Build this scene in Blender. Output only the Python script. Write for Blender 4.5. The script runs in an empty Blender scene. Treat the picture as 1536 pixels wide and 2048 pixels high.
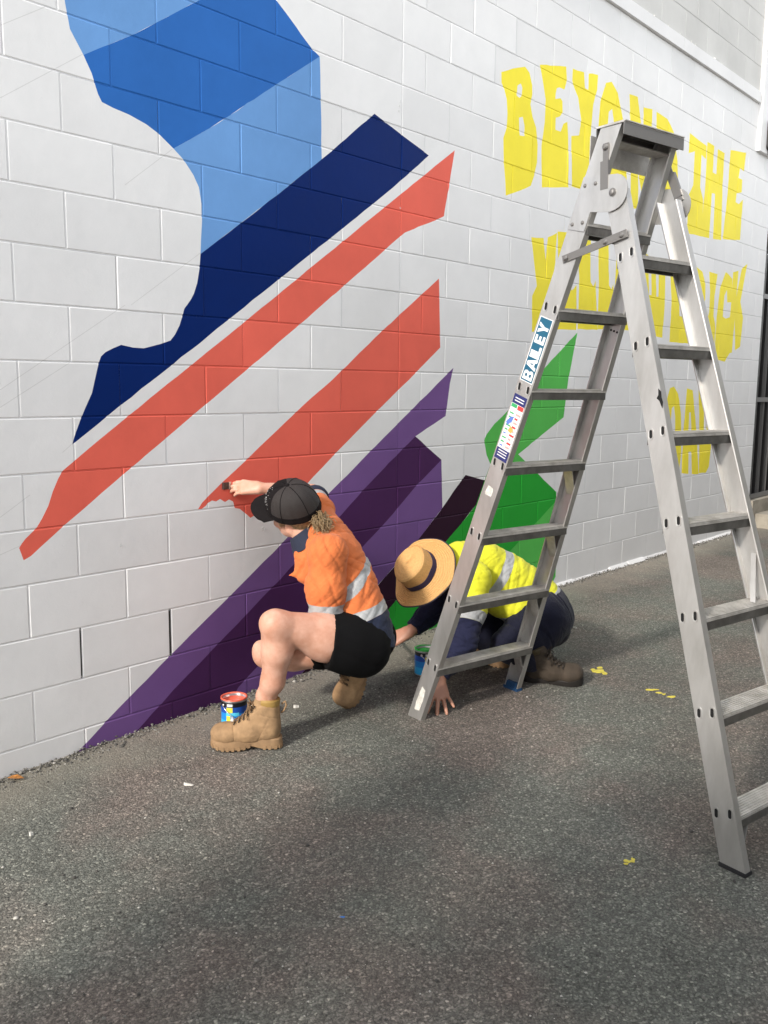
import bpy, bmesh, math, random, time
import numpy as np
from mathutils import Vector, Matrix
from mathutils.geometry import delaunay_2d_cdt
T0 = time.time()
random.seed(7); RNG = np.random.default_rng(7)
D = bpy.data; S = bpy.context.scene; COL = S.collection
R = math.radians

# ------------------------------------------------------------------ camera
F_PX, PITCH, ROLL, YAW, CAM_H, WALL_D, U0 = 1765.5372, 0.1417, -0.0110, 0.8380, 0.1258 + 1.28, 3.0409, 1.6595
CAM = np.array([0.0, -WALL_D, CAM_H])
def cam_dir(a, b, c):
    """camera space (right, up, forward) -> world"""
    cr, sr = math.cos(ROLL), math.sin(ROLL); cp, sp = math.cos(PITCH), math.sin(PITCH); cy, sy = math.cos(YAW), math.sin(YAW)
    r = a*cr + b*sr; u = -a*sr + b*cr
    fw = c*cp + u*sp; dz = -c*sp + u*cp
    return np.array([r*cy + fw*sy, -r*sy + fw*cy, dz])
RT, UPV, FW = cam_dir(1,0,0), cam_dir(0,1,0), cam_dir(0,0,1)
cam_data = D.cameras.new('camera'); cam = D.objects.new('camera', cam_data); COL.objects.link(cam)
cam.matrix_world = Matrix(((RT[0],UPV[0],-FW[0],CAM[0]),(RT[1],UPV[1],-FW[1],CAM[1]),(RT[2],UPV[2],-FW[2],CAM[2]),(0,0,0,1)))
cam_data.sensor_fit = 'HORIZONTAL'; cam_data.sensor_width = 36.0; cam_data.lens = 36.0*F_PX/1536.0
cam_data.clip_start = 0.05; cam_data.clip_end = 500
S.camera = cam
S.render.resolution_x, S.render.resolution_y = 768, 1024

# ------------------------------------------------------------------ sky and sun
SUN_AZ_DIR = np.array([0.995, 0.075]); SUN_AZ_DIR = SUN_AZ_DIR/np.linalg.norm(SUN_AZ_DIR)   # way the light travels over the ground
SUN_EL = R(29)
w = D.worlds.new('World'); S.world = w; w.use_nodes = True
nt = w.node_tree; nt.nodes.clear()
out = nt.nodes.new('ShaderNodeOutputWorld'); bg = nt.nodes.new('ShaderNodeBackground')
sky = nt.nodes.new('ShaderNodeTexSky'); sky.sky_type = 'NISHITA'; sky.sun_disc = False
sky.sun_elevation = SUN_EL
sky.sun_rotation = math.atan2(-SUN_AZ_DIR[0], -SUN_AZ_DIR[1])      # compass angle of the sun itself
sky.air_density = 1.0; sky.dust_density = 0.5; sky.ozone_density = 1.0
hs = nt.nodes.new('ShaderNodeHueSaturation'); hs.inputs['Saturation'].default_value = 0.16   # thin white overcast
nt.links.new(sky.outputs[0], hs.inputs['Color']); nt.links.new(hs.outputs[0], bg.inputs['Color'])
bg.inputs['Strength'].default_value = 0.15
nt.links.new(bg.outputs[0], out.inputs['Surface'])
sun = D.lights.new('sun', 'SUN'); sun.energy = 1.45; sun.angle = R(5); sun.color = (1.0, 0.93, 0.84)
so = D.objects.new('sun', sun); COL.objects.link(so)
ld = Vector((SUN_AZ_DIR[0]*math.cos(SUN_EL), SUN_AZ_DIR[1]*math.cos(SUN_EL), -math.sin(SUN_EL)))
so.rotation_euler = ld.to_track_quat('-Z', 'Y').to_euler(); so.location = (-6, -4, 8)
S.view_settings.view_transform = 'Standard'; S.view_settings.look = 'None'
S.view_settings.exposure = 1.42; S.view_settings.gamma = 1.0; S.view_settings.use_curve_mapping = False

# ------------------------------------------------------------------ where a pixel of the photo lies in the place
def ray(x, y): return FW + RT*((x-768)/F_PX) + UPV*((1024-y)/F_PX)
def at(x, y, depth): return CAM + ray(x, y)*depth
def on_wall(x, y):
    v = ray(x, y); P = CAM + v*(-CAM[1]/v[1]); return (float(P[0]), float(P[2]))
def gz(x): return float(np.interp(x, [0, 1.9, 5.05], [-0.05, 0.0, 0.078]))
def on_ground(x, y):
    v = ray(x, y); z = 0
    for _ in range(6):
        P = CAM + v*((z-CAM[2])/v[2]); z = gz(P[0])
    return P
# ------------------------------------------------------------------ materials
def srgb(r, g, b):
    f = lambda c: c/12.92 if c <= 0.04045 else ((c+0.055)/1.055)**2.4
    return (f(r/255), f(g/255), f(b/255))
def new_mat(name):
    m = D.materials.new(name); m.use_nodes = True
    n = m.node_tree; b = n.nodes['Principled BSDF']
    return m, n, b
def N(n, t, **kw):
    x = n.nodes.new(t)
    for k, v in kw.items():
        if k.startswith('i_'):
            key = k[2:]; key = int(key) if key.isdigit() else key.replace('_', ' ')
            x.inputs[key].default_value = v
        else: setattr(x, k, v)
    return x
def mat(name, col, rough=0.6, metal=0.0, bump=None, var=0.0, vscale=8.0, spec=0.5, sss=0.0, coord='Object', col2=None, stretch=None):
    """one colour, a soft noise of wear in it, a fine relief"""
    m, n, b = new_mat(name); L = n.links
    b.inputs['Base Color'].default_value = (*col, 1); b.inputs['Roughness'].default_value = rough
    b.inputs['Metallic'].default_value = metal; b.inputs['Specular IOR Level'].default_value = spec
    if coord == 'World': src = N(n, 'ShaderNodeNewGeometry').outputs['Position']
    else: src = N(n, 'ShaderNodeTexCoord').outputs['Object']
    if stretch:
        mp = N(n, 'ShaderNodeMapping'); mp.inputs['Scale'].default_value = stretch; L.new(src, mp.inputs[0]); src = mp.outputs[0]
    if var or col2:
        t = N(n, 'ShaderNodeTexNoise', i_Scale=vscale, i_Detail=6.0, i_Roughness=0.6); L.new(src, t.inputs['Vector'])
        mx = N(n, 'ShaderNodeMix', data_type='RGBA')
        c2 = col2 or tuple(min(1, c*(1+var)) for c in col)
        c1 = col if col2 else tuple(c*(1-var) for c in col)
        mx.inputs[6].default_value = (*c1, 1); mx.inputs[7].default_value = (*c2, 1)
        mr = N(n, 'ShaderNodeMapRange', i_From_Min=0.35, i_From_Max=0.65); L.new(t.outputs['Fac'], mr.inputs[0]); L.new(mr.outputs[0], mx.inputs[0])
        L.new(mx.outputs[2], b.inputs['Base Color'])
    if bump:
        t2 = N(n, 'ShaderNodeTexNoise', i_Scale=bump[0], i_Detail=5.0, i_Roughness=0.6); L.new(src, t2.inputs['Vector'])
        bp = N(n, 'ShaderNodeBump', i_Strength=bump[1], i_Distance=bump[2] if len(bump) > 2 else 0.002)
        L.new(t2.outputs['Fac'], bp.inputs['Height']); L.new(bp.outputs[0], b.inputs['Normal'])
    if sss:
        b.inputs['Subsurface Weight'].default_value = sss; b.inputs['Subsurface Radius'].default_value = (0.012, 0.005, 0.003); b.inputs['Subsurface Scale'].default_value = 1.0
    return m

# ------------------------------------------------------------------ objects
def tag(o, label=None, cat=None, group=None, kind=None):
    if label: o['label'] = label
    if cat: o['category'] = cat
    if group: o['group'] = group
    if kind: o['kind'] = kind
    return o
def empty(name, loc, label=None, cat=None, group=None):
    o = D.objects.new(name, None); COL.objects.link(o); o.location = loc; o.empty_display_size = 0.1
    bpy.context.view_layer.update()
    return tag(o, label, cat, group)
def link(name, me, parent=None, world=True):
    """world: vertices are in world space; the object keeps its parent's place"""
    o = D.objects.new(name, me); COL.objects.link(o)
    if parent is not None:
        o.parent = parent
        if world:
            pm = Matrix.Identity(4); q = parent
            while q is not None:
                pm = q.matrix_basis if False else (q.matrix_parent_inverse @ q.matrix_basis) @ pm; q = q.parent
            o.matrix_parent_inverse = pm.inverted()
    return o
def mesh(name, V, Fc, mats, mi=None, smooth=False, attrs=None):
    me = D.meshes.new(name)
    V = np.asarray(V, dtype=np.float32).reshape(-1, 3)
    if isinstance(Fc, np.ndarray) and Fc.ndim == 2:
        k = Fc.shape[1]; nf = len(Fc)
        me.vertices.add(len(V)); me.vertices.foreach_set('co', V.ravel())
        me.loops.add(nf*k); me.loops.foreach_set('vertex_index', np.ascontiguousarray(Fc, dtype=np.int32).ravel())
        me.polygons.add(nf); me.polygons.foreach_set('loop_start', np.arange(0, nf*k, k, dtype=np.int32))
        me.update(calc_edges=True)
    else:
        me.from_pydata([tuple(map(float, v)) for v in V], [], [tuple(map(int, f)) for f in Fc]); me.update()
    if not isinstance(mats, (list, tuple)): mats = [mats]
    for m in mats: me.materials.append(m)
    if mi is not None: me.polygons.foreach_set('material_index', np.asarray(mi, dtype=np.int32))
    if smooth: me.polygons.foreach_set('use_smooth', np.ones(len(me.polygons), dtype=bool))
    for k, a in (attrs or {}).items():
        at_ = me.attributes.new(k, 'FLOAT', 'POINT'); at_.data.foreach_set('value', np.asarray(a, dtype=np.float32))
    me.update()
    return me
class MB:
    """collects simple shapes into one mesh"""
    def __init__(s): s.V = []; s.F = []; s.M = []
    def add(s, V, Fc, m=0):
        o = len(s.V); s.V += [tuple(map(float, v)) for v in V]; s.F += [tuple(o+i for i in f) for f in Fc]; s.M += [m]*len(Fc)
    def hexa(s, c8, m=0):
        s.add(c8, [(0,3,2,1),(4,5,6,7),(0,1,5,4),(1,2,6,5),(2,3,7,6),(3,0,4,7)], m)
    def box(s, lo, hi, m=0, M=None):
        x0,y0,z0 = lo; x1,y1,z1 = hi
        c = [(x0,y0,z0),(x1,y0,z0),(x1,y1,z0),(x0,y1,z0),(x0,y0,z1),(x1,y0,z1),(x1,y1,z1),(x0,y1,z1)]
        if M is not None: c = [tuple(M @ Vector(p)) for p in c]
        s.hexa(c, m)
    def bar(s, a, b, u, v, wu, wv, m=0):
        """box from a to b with half-widths wu along u and wv along v"""
        a,b,u,v = map(np.asarray, (a,b,u,v)); u = u/np.linalg.norm(u); v = v/np.linalg.norm(v)
        c = []
        for p in (a, b):
            for (i,j) in ((-1,-1),(1,-1),(1,1),(-1,1)): c.append(p + u*wu*i + v*wv*j)
        s.hexa(c, m)
    def tube(s, pts, r, n=8, m=0, caps=True, closed=False):
        pts = [np.asarray(p, float) for p in pts]; k = len(pts)
        rr = r if isinstance(r, (list, tuple, np.ndarray)) else [r]*k
        o = len(s.V); prev = None
        for i, p in enumerate(pts):
            if closed: d = pts[(i+1) % k] - pts[i-1]
            else: d = pts[min(i+1, k-1)] - pts[max(i-1, 0)]
            d = d/(np.linalg.norm(d)+1e-12)
            if prev is None:
                a = np.array([0,0,1.0]) if abs(d[2]) < 0.9 else np.array([1.0,0,0])
            else: a = prev
            a = a - d*np.dot(a, d); a /= np.linalg.norm(a)+1e-12; prev = a; b = np.cross(d, a)
            for j in range(n):
                t = 2*math.pi*j/n; s.V.append(tuple(p + (a*math.cos(t)+b*math.sin(t))*rr[i]))
        for i in range(k if closed else k-1):
            i2 = (i+1) % k
            for j in range(n):
                s.F.append((o+i*n+j, o+i*n+(j+1) % n, o+i2*n+(j+1) % n, o+i2*n+j)); s.M.append(m)
        if caps and not closed:
            s.F.append(tuple(o+j for j in reversed(range(n)))); s.M.append(m)
            s.F.append(tuple(o+(k-1)*n+j for j in range(n))); s.M.append(m)
    def lathe(s, prof, n=40, M=None, mats=None):
        """prof: (r, z) list turned round z"""
        o = len(s.V); k = len(prof)
        for (r, z) in prof:
            for j in range(n):
                t = 2*math.pi*j/n; p = Vector((r*math.cos(t), r*math.sin(t), z))
                s.V.append(tuple(M @ p) if M is not None else tuple(p))
        for i in range(k-1):
            for j in range(n):
                s.F.append((o+i*n+j, o+i*n+(j+1) % n, o+(i+1)*n+(j+1) % n, o+(i+1)*n+j)); s.M.append(mats[i] if mats else 0)
    def prism(s, poly, fn, t0, t1, m=0):
        """poly: 2D points; fn(a, b, t) -> 3D; closed slab from t0 to t1"""
        k = len(poly); V = [fn(a, b, t0) for a, b in poly] + [fn(a, b, t1) for a, b in poly]
        s.add(V, [tuple(range(k))[::-1], tuple(range(k, 2*k))] + [(i, (i+1) % k, k+(i+1) % k, k+i) for i in range(k)], m)
    def build(s, name, mats, parent=None, smooth=False, world=True, fix=True, angle=None):
        me = D.meshes.new(name); me.from_pydata(s.V, [], s.F)
        if not isinstance(mats, (list, tuple)): mats = [mats]
        for m in mats: me.materials.append(m)
        me.polygons.foreach_set('material_index', s.M)
        if fix:
            bm = bmesh.new(); bm.from_mesh(me); bmesh.ops.recalc_face_normals(bm, faces=bm.faces); bm.to_mesh(me); bm.free()
        if smooth:
            me.polygons.foreach_set('use_smooth', [True]*len(me.polygons))
            if angle: me.set_sharp_from_angle(angle=angle)
        me.update()
        return link(name, me, parent, world)
def arc(c, r, a0, a1, n):
    return [(c[0]+r*math.cos(a0+(a1-a0)*i/n), c[1]+r*math.sin(a0+(a1-a0)*i/n)) for i in range(n+1)]

# ------------------------------------------------------------------ organic shapes: a distance field, meshed by surface nets
def vnoise(P, seed=0):
    """value noise of points (n,3), about -1..1"""
    P = np.asarray(P, np.float32); i = np.floor(P).astype(np.int64); f = (P-i).astype(np.float32); f = f*f*(3-2*f)
    def h(a, b, c):
        x = (a*374761393 + b*668265263 + c*2147483647 + seed*974634777) & 0xffffffff
        x = ((x ^ (x >> 13))*1274126177) & 0xffffffff; x = x ^ (x >> 16)
        return (x & 0xffff).astype(np.float32)/32767.5 - 1
    r = 0
    for dx in (0,1):
        for dy in (0,1):
            for dz in (0,1):
                wgt = (f[:,0] if dx else 1-f[:,0])*(f[:,1] if dy else 1-f[:,1])*(f[:,2] if dz else 1-f[:,2])
                r = r + wgt*h(i[:,0]+dx, i[:,1]+dy, i[:,2]+dz)
    return r
def d_cone(P, a, b, ra, rb, flat=None):
    ab = b-a; t = np.clip((P@ab - a@ab)/max(ab@ab, 1e-12), 0, 1).astype(np.float32)
    q = P - a - t[..., None]*ab
    l2 = (q*q).sum(-1)
    if flat is not None:
        n, sc = flat; qn = q@np.asarray(n, np.float32); l2 = l2 + (sc*sc-1)*qn*qn
    return np.sqrt(np.maximum(l2, 1e-12)) - (ra + (rb-ra)*t)
class Vol:
    def __init__(s, lo, hi, h):
        s.lo = np.asarray(lo, float); s.h = h; s.n = np.ceil((np.asarray(hi)-s.lo)/h).astype(int)+1
        s.v = np.full(s.n, 0.1, np.float32)
    def _sub(s, lo, hi):
        a = np.maximum(np.floor((lo-s.lo)/s.h).astype(int), 0); b = np.minimum(np.ceil((hi-s.lo)/s.h).astype(int)+1, s.n)
        if (b <= a).any(): return None, None
        g = np.stack(np.meshgrid(*[(s.lo[i]+s.h*np.arange(a[i], b[i])).astype(np.float32) for i in range(3)], indexing='ij'), -1)
        return tuple(slice(a[i], b[i]) for i in range(3)), g
    def _mix(s, sl, d, k):
        a = s.v[sl]
        if k > 0:
            hh = np.maximum(k-np.abs(a-d), 0)/k; s.v[sl] = np.minimum(a, d) - hh*hh*k*0.25
        else: s.v[sl] = np.minimum(a, d)
    def cone(s, a, b, ra, rb, k=0.02, flat=None):
        a = np.asarray(a, np.float32); b = np.asarray(b, np.float32); m = max(ra, rb)*(1 if flat is None or flat[1] >= 1 else 1/flat[1]) + k + 3*s.h
        sl, g = s._sub(np.minimum(a, b)-m, np.maximum(a, b)+m)
        if sl is not None: s._mix(sl, d_cone(g, a, b, ra, rb, flat), k)
        return s
    def chain(s, pts, rs, k=0.02, flat=None):
        for i in range(len(pts)-1): s.cone(pts[i], pts[i+1], rs[i], rs[i+1], k, flat)
        return s
    def ell(s, c, r, M=None, k=0.02, sub=False):
        """ellipsoid: centre, radii, 3x3 rotation (columns = its axes)"""
        c = np.asarray(c, np.float32); r = np.asarray(r, np.float32); m = max(r)+k+3*s.h
        sl, g = s._sub(c-m, c+m)
        if sl is None: return s
        q = g-c
        if M is not None: q = q@np.asarray(M, np.float32)
        k0 = np.sqrt(((q/r)**2).sum(-1)); k1 = np.sqrt(((q/(r*r))**2).sum(-1))+1e-9; d = k0*(k0-1)/k1
        if sub:
            a = s.v[sl]; dd = -d; hh = np.maximum(k-np.abs(a-dd), 0)/max(k, 1e-6); s.v[sl] = np.maximum(a, dd) + hh*hh*k*0.25
        else: s._mix(sl, d, k)
        return s
    def cut(s, p, n):
        """drop what lies on the side n points to"""
        n = np.asarray(n, float); n = n/np.linalg.norm(n)
        ax = [(s.lo[i]+s.h*np.arange(s.n[i])) for i in range(3)]
        d = (ax[0]*n[0])[:,None,None] + (ax[1]*n[1])[None,:,None] + (ax[2]*n[2])[None,None,:] - float(np.dot(p, n))
        s.v = np.maximum(s.v, d.astype(np.float32)); return s
    def net(s, smooth=1):
        v = s.v; ins = v < 0; n = s.n
        cnt = np.zeros(n-1, np.int8)
        cor = [(dx,dy,dz) for dx in (0,1) for dy in (0,1) for dz in (0,1)]
        sub = lambda A, c: A[c[0]:n[0]-1+c[0], c[1]:n[1]-1+c[1], c[2]:n[2]-1+c[2]]
        for c in cor: cnt += sub(ins, c)
        act = (cnt > 0) & (cnt < 8); idx = np.argwhere(act)
        cid = np.full(n-1, -1, np.int32); cid[act] = np.arange(len(idx))
        acc = np.zeros((len(idx), 3)); num = np.zeros(len(idx))
        val = {c: v[idx[:,0]+c[0], idx[:,1]+c[1], idx[:,2]+c[2]] for c in cor}
        for c in cor:
            for ax in range(3):
                if c[ax] == 0:
                    c2 = list(c); c2[ax] = 1; c2 = tuple(c2); a, b = val[c], val[c2]
                    mk = (a < 0) != (b < 0); t = np.where(mk, a/np.where(mk, a-b, 1), 0)
                    p = np.tile(np.array(c, float), (len(idx), 1)); p[:, ax] += t
                    acc += p*mk[:, None]; num += mk
        V = s.lo + s.h*(idx + acc/num[:, None])
        Q = []
        for ax in range(3):
            o1, o2 = [(1,2),(2,0),(0,1)][ax]
            sl0 = [slice(1, None)]*3; sl0[ax] = slice(None, -1)
            a = [slice(1, -1)]*3; b = [slice(1, -1)]*3; a[ax] = slice(0, -1); b[ax] = slice(1, None)
            A = ins[tuple(a)]; B = ins[tuple(b)]
            e = np.argwhere(A != B); st = A[A != B]
            base = e.copy()
            for q in (o1, o2): base[:, q] += 1
            def cell(d1, d2):
                c = base.copy(); c[:, o1] += d1; c[:, o2] += d2; return cid[c[:,0], c[:,1], c[:,2]]
            q = np.stack([cell(-1,-1), cell(0,-1), cell(0,0), cell(-1,0)], 1)
            q[~st] = q[~st][:, ::-1]; Q.append(q)
        Q = np.concatenate(Q); Q = Q[(Q >= 0).all(1)]
        for _ in range(smooth):
            sm = np.zeros_like(V); ct = np.zeros(len(V))
            for i in range(4):
                for j in ((i+1) % 4, (i+3) % 4):
                    np.add.at(sm, Q[:, i], V[Q[:, j]]); np.add.at(ct, Q[:, i], 1)
            V = 0.5*V + 0.5*sm/np.maximum(ct, 1)[:, None]
        return V, Q
def vnormals(V, Q):
    n = np.cross(V[Q[:,2]]-V[Q[:,0]], V[Q[:,3]]-V[Q[:,1]]); o = np.zeros_like(V)
    for i in range(4): np.add.at(o, Q[:, i], n)
    return o/(np.linalg.norm(o, axis=1)[:, None]+1e-12)
unit = lambda v: np.asarray(v, float)/np.linalg.norm(v)
def frame(x, z):
    """3x3 with columns x (kept), y, z (made square to x)"""
    x = unit(x); z = np.asarray(z, float); z = unit(z - x*np.dot(x, z)); return np.stack([x, np.cross(z, x), z], 1)
def m4(M3, o):
    m = Matrix.Identity(4)
    for i in range(3):
        for j in range(3): m[i][j] = float(M3[i][j])
        m[i][3] = float(o[i])
    return m
def hand(vol, wrist, fdir, back, side, curl=(.35,.35,.4,.45), thumb=(0.7, 0.25), spread=0.06, sc=1.0, k=0.008, rw=0.026):
    """palm, four bent fingers of unequal length, thumb from the side of the palm; back = out of the back of the hand; side=+1 thumb towards y"""
    Fm = frame(fdir, back); x, y, z = Fm[:,0], Fm[:,1]*side, Fm[:,2]; w0 = np.asarray(wrist, float)
    L = [.072,.080,.074,.058]; kn = [(.086,.028),(.092,.009),(.088,-.010),(.080,-.028)]
    for (a, b), r in zip(kn, (.0125,.013,.0125,.0115)):
        vol.cone(w0 + (x*.012 + y*b*.5)*sc, w0 + (x*a + y*b)*sc, .0165*sc, r*sc, k*1.6)
    tips = []
    for i, (a, b) in enumerate(kn):
        p = w0 + (x*a + y*b)*sc; ang = 0; sp = b/0.028*spread
        r0 = (.0092,.0095,.0092,.0082)[i]*sc
        for j, fr in enumerate((.46,.30,.24)):
            ang += curl[i]*(0.7, 1.2, 0.8)[j]
            d = x*math.cos(ang)*math.cos(sp) + y*math.sin(sp) - z*math.sin(ang)
            q = p + d*L[i]*fr*sc; vol.cone(p, q, r0*(1-.08*j), r0*(1-.08*(j+1)), k*.5); p = q
        tips.append(p)
    p = w0 + (x*.022 + y*.022 - z*.004)*sc; an, dn = thumb
    for j, (l, r) in enumerate(((.042,.0145),(.034,.0105),(.027,.0095))):
        a2 = an*(1-.32*j); d = x*math.cos(a2) + y*math.sin(a2) - z*dn*(1+.4*j); d = unit(d)
        q = p + d*l*sc; vol.cone(p, q, r*sc, r*.88*sc, k); p = q
    tips.append(p)
    return tips
# ------------------------------------------------------------------ mural paints (real pigment colours)
def paint(name, col, rough=0.5):
    m, n, b = new_mat(name); L = n.links
    pos = N(n, 'ShaderNodeNewGeometry').outputs['Position']
    inf = N(n, 'ShaderNodeObjectInfo')
    t = N(n, 'ShaderNodeTexNoise', i_Scale=2.3, i_Detail=8.0, i_Roughness=0.65); L.new(pos, t.inputs['Vector'])
    mr = N(n, 'ShaderNodeMapRange', i_From_Min=0.3, i_From_Max=0.7, i_To_Min=0.90 if col[0] < .7 or col[2] < .3 else 0.94, i_To_Max=1.06 if col[0] < .7 or col[2] < .3 else 1.04); L.new(t.outputs['Fac'], mr.inputs[0])
    rr = N(n, 'ShaderNodeMapRange', i_To_Min=0.96, i_To_Max=1.03); L.new(inf.outputs['Random'], rr.inputs[0])
    mu = N(n, 'ShaderNodeMath', operation='MULTIPLY'); L.new(mr.outputs[0], mu.inputs[0]); L.new(rr.outputs[0], mu.inputs[1])
    mx = N(n, 'ShaderNodeVectorMath', operation='SCALE'); mx.inputs[0].default_value = col; L.new(mu.outputs[0], mx.inputs['Scale'])
    L.new(mx.outputs[0], b.inputs['Base Color'])
    b.inputs['Roughness'].default_value = rough; b.inputs['Specular IOR Level'].default_value = 0.07
    f = N(n, 'ShaderNodeTexNoise', i_Scale=150.0, i_Detail=5.0, i_Roughness=0.6); L.new(pos, f.inputs['Vector'])
    g = N(n, 'ShaderNodeTexNoise', i_Scale=14.0, i_Detail=4.0, i_Roughness=0.55); L.new(pos, g.inputs['Vector'])
    v = N(n, 'ShaderNodeTexVoronoi', i_Scale=38.0); L.new(pos, v.inputs['Vector'])     # a few blow holes in the block face
    vr = N(n, 'ShaderNodeMapRange', i_From_Min=0.0, i_From_Max=0.09, i_To_Min=-0.7, i_To_Max=0.0); L.new(v.outputs['Distance'], vr.inputs[0])
    a1 = N(n, 'ShaderNodeMath', operation='MULTIPLY_ADD', i_1=0.35); L.new(f.outputs['Fac'], a1.inputs[0]); L.new(vr.outputs[0], a1.inputs[2])
    a2 = N(n, 'ShaderNodeMath', operation='MULTIPLY_ADD', i_1=2.2); L.new(g.outputs['Fac'], a2.inputs[0]); L.new(a1.outputs[0], a2.inputs[2])
    bp = N(n, 'ShaderNodeBump', i_Strength=0.4, i_Distance=0.0018); L.new(a2.outputs[0], bp.inputs['Height']); L.new(bp.outputs[0], b.inputs['Normal'])
    return m
PAINT = {
 'white': paint('white wall paint', (.79,.785,.78)), 'raw': paint('weathered grey paint', (.60,.595,.575), .7),
 'light_blue': paint('light blue mural paint', (.155,.335,.66)), 'mid_blue': paint('blue mural paint', (.030,.145,.47)),
 'navy': paint('navy mural paint', (.002,.018,.125)), 'coral': paint('coral mural paint', (.80,.145,.102)),
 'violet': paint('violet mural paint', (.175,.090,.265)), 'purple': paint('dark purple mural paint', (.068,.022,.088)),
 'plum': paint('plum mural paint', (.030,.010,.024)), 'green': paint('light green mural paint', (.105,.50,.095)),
 'dark_green': paint('dark green mural paint', (.026,.37,.040)), 'yellow': paint('yellow mural paint', (.93,.79,.055)),
 'pencil': paint('pencil marked wall paint', (.66,.655,.645)),
}
PN = list(PAINT); PM = [PAINT[k] for k in PN]
# mural shapes, measured on the wall face: later ones lie over earlier ones
MURAL = []
JR = random.Random(17)
def shape(col, px):
    P = [on_wall(*q) for q in px]; O = []                # a brush-cut edge is never quite straight
    for i in range(len(P)):
        a, b = P[i], P[(i+1) % len(P)]; l = math.hypot(b[0]-a[0], b[1]-a[1]); k = max(1, int(l/.055)); O.append(a)
        for j in range(1, k):
            t = (j+JR.uniform(-.3,.3))/k; e = JR.gauss(0, .0009 if col != 'yellow' else .0016); O.append((a[0]+(b[0]-a[0])*t-(b[1]-a[1])/l*e, a[1]+(b[1]-a[1])*t+(b[0]-a[0])/l*e))
    MURAL.append((col, O))
def letter(ch, quad):
    """fat old western letters; quad: top-left, top-right, bottom-right, bottom-left"""
    G = {
     'O': [[(.0,.5),(.08,.18),(.3,.02),(.55,0),(.8,.08),(.97,.3),(1,.55),(.97,.8),(.85,.97),(.15,.97),(.03,.8)], [(.42,.25),(.55,.22),(.62,.35),(.62,.55),(.40,.55),(.37,.38)]],
     'N': [[(0,.02),(.36,0),(.62,.36),(.62,.06),(1,.03),(.96,.45),(1,.98),(.66,1),(.38,.62),(.38,.97),(0,.99),(.05,.5)]],
     'D': [[(0,0),(.55,.02),(.85,.12),(1,.4),(1,.7),(.86,.93),(.6,1),(0,.99),(.06,.5)], [(.4,.22),(.55,.24),(.62,.42),(.6,.6),(.42,.62)]],
     'T': [[(.02,0),(1,.06),(.98,.2),(.72,.17),(.70,.5),(.88,.62),(.86,1),(.1,.99),(.08,.62),(.32,.5),(.34,.16),(0,.2)]],
     'H': [[(0,0),(.40,.02),(.40,.30),(.60,.31),(.60,.04),(1,.06),(.96,.45),(1,1),(.60,1),(.58,.52),(.42,.52),(.42,1),(0,.99),(.05,.5)]],
     'E': [[(0,0),(1,.03),(.95,.24),(.70,.2),(.64,.31),(.88,.33),(.90,.47),(.60,.48),(.58,.58),(.78,.60),(1,.55),(1,1),(0,.99),(.05,.5)]],
     'Y': [[(0,0),(.48,.03),(.56,.26),(.64,.03),(1,0),(.93,.30),(.80,.50),(.95,.62),(.96,1),(.04,1),(.04,.62),(.22,.52)]],
     'L': [[(.05,0),(.80,.02),(.74,.3),(.72,.52),(.86,.56),(1,.5),(1,1),(0,.99),(.08,.5)]],
     'W': [[(0,0),(.3,.02),(.32,.5),(.42,.5),(.42,.03),(.6,.03),(.62,.5),(.70,.5),(.72,.05),(1,.04),(.96,.6),(.86,1),(.12,1),(.05,.6)]],
     'B': [[(0,0),(.7,.04),(.92,.15),(.92,.32),(.78,.42),(1,.6),(1,.82),(.8,.97),(0,1),(.1,.5)], [(.42,.18),(.56,.2),(.56,.32),(.42,.33)], [(.44,.5),(.58,.52),(.58,.66),(.44,.66)]],
     'R': [[(0,0),(.72,.04),(.95,.17),(.95,.36),(.76,.46),(.95,.64),(1,1),(.64,.98),(.5,.56),(.44,.58),(.42,1),(0,.98),(.08,.5)], [(.42,.18),(.56,.2),(.56,.34),(.42,.34)]],
     'I': [[(.05,0),(.95,.02),(.74,.3),(.74,.55),(1,.7),(.95,1),(.05,.98),(0,.65),(.25,.5),(.25,.25)]],
     'C': [[(0,.5),(.1,.18),(.45,0),(.62,.02),(.95,.08),(.95,.34),(.66,.34),(.6,.20),(.46,.26),(.42,.5),(.62,.52),(1,.5),(1,.9),(.7,1),(.2,.98),(.02,.8)]],
     'K': [[(0,.02),(.4,.03),(.4,.34),(.62,.03),(1,0),(.72,.42),(1,.62),(.95,.95),(.62,.98),(.42,.6),(.42,1),(0,1),(.07,.5)]],
     'A': [[(.32,0),(.70,.02),(.92,.5),(1,1),(.60,1),(.58,.74),(.42,.74),(.40,1),(0,.99),(.1,.5)], [(.46,.28),(.56,.28),(.6,.5),(.42,.5)]],
    }[ch]
    tl, tr, br, bl = map(np.array, quad); e1, e2 = (tr-tl)*.025, (br-bl)*.03; tl, tr, bl, br = tl-e1, tr+e1, bl-e2, br+e2
    f = lambda u, v: tuple((tl*(1-u)+tr*u)*(1-v) + (bl*(1-u)+br*u)*v)
    for i, ring in enumerate(G): shape('yellow' if i == 0 else 'white', [f(u, v) for u, v in ring])
# faint setting-out lines of the sign writer
def pencil(a, b):
    A = np.array(on_wall(*a)); B = np.array(on_wall(*b)); d = (B-A)/np.linalg.norm(B-A); n = np.array([-d[1], d[0]])*0.0013
    MURAL.append(('pencil', [tuple(A+n), tuple(B+n), tuple(B-n), tuple(A-n)]))
for a, b in (((2,50),(90,14)),((0,196),(166,108)),((250,370),(345,298)),((262,610),(402,505)),((0,780),(250,610)),((0,815),(140,725)),((125,905),(146,886)),((0,1035),(60,990)),((0,1110),(44,1090))): pencil(a, b)
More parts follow.
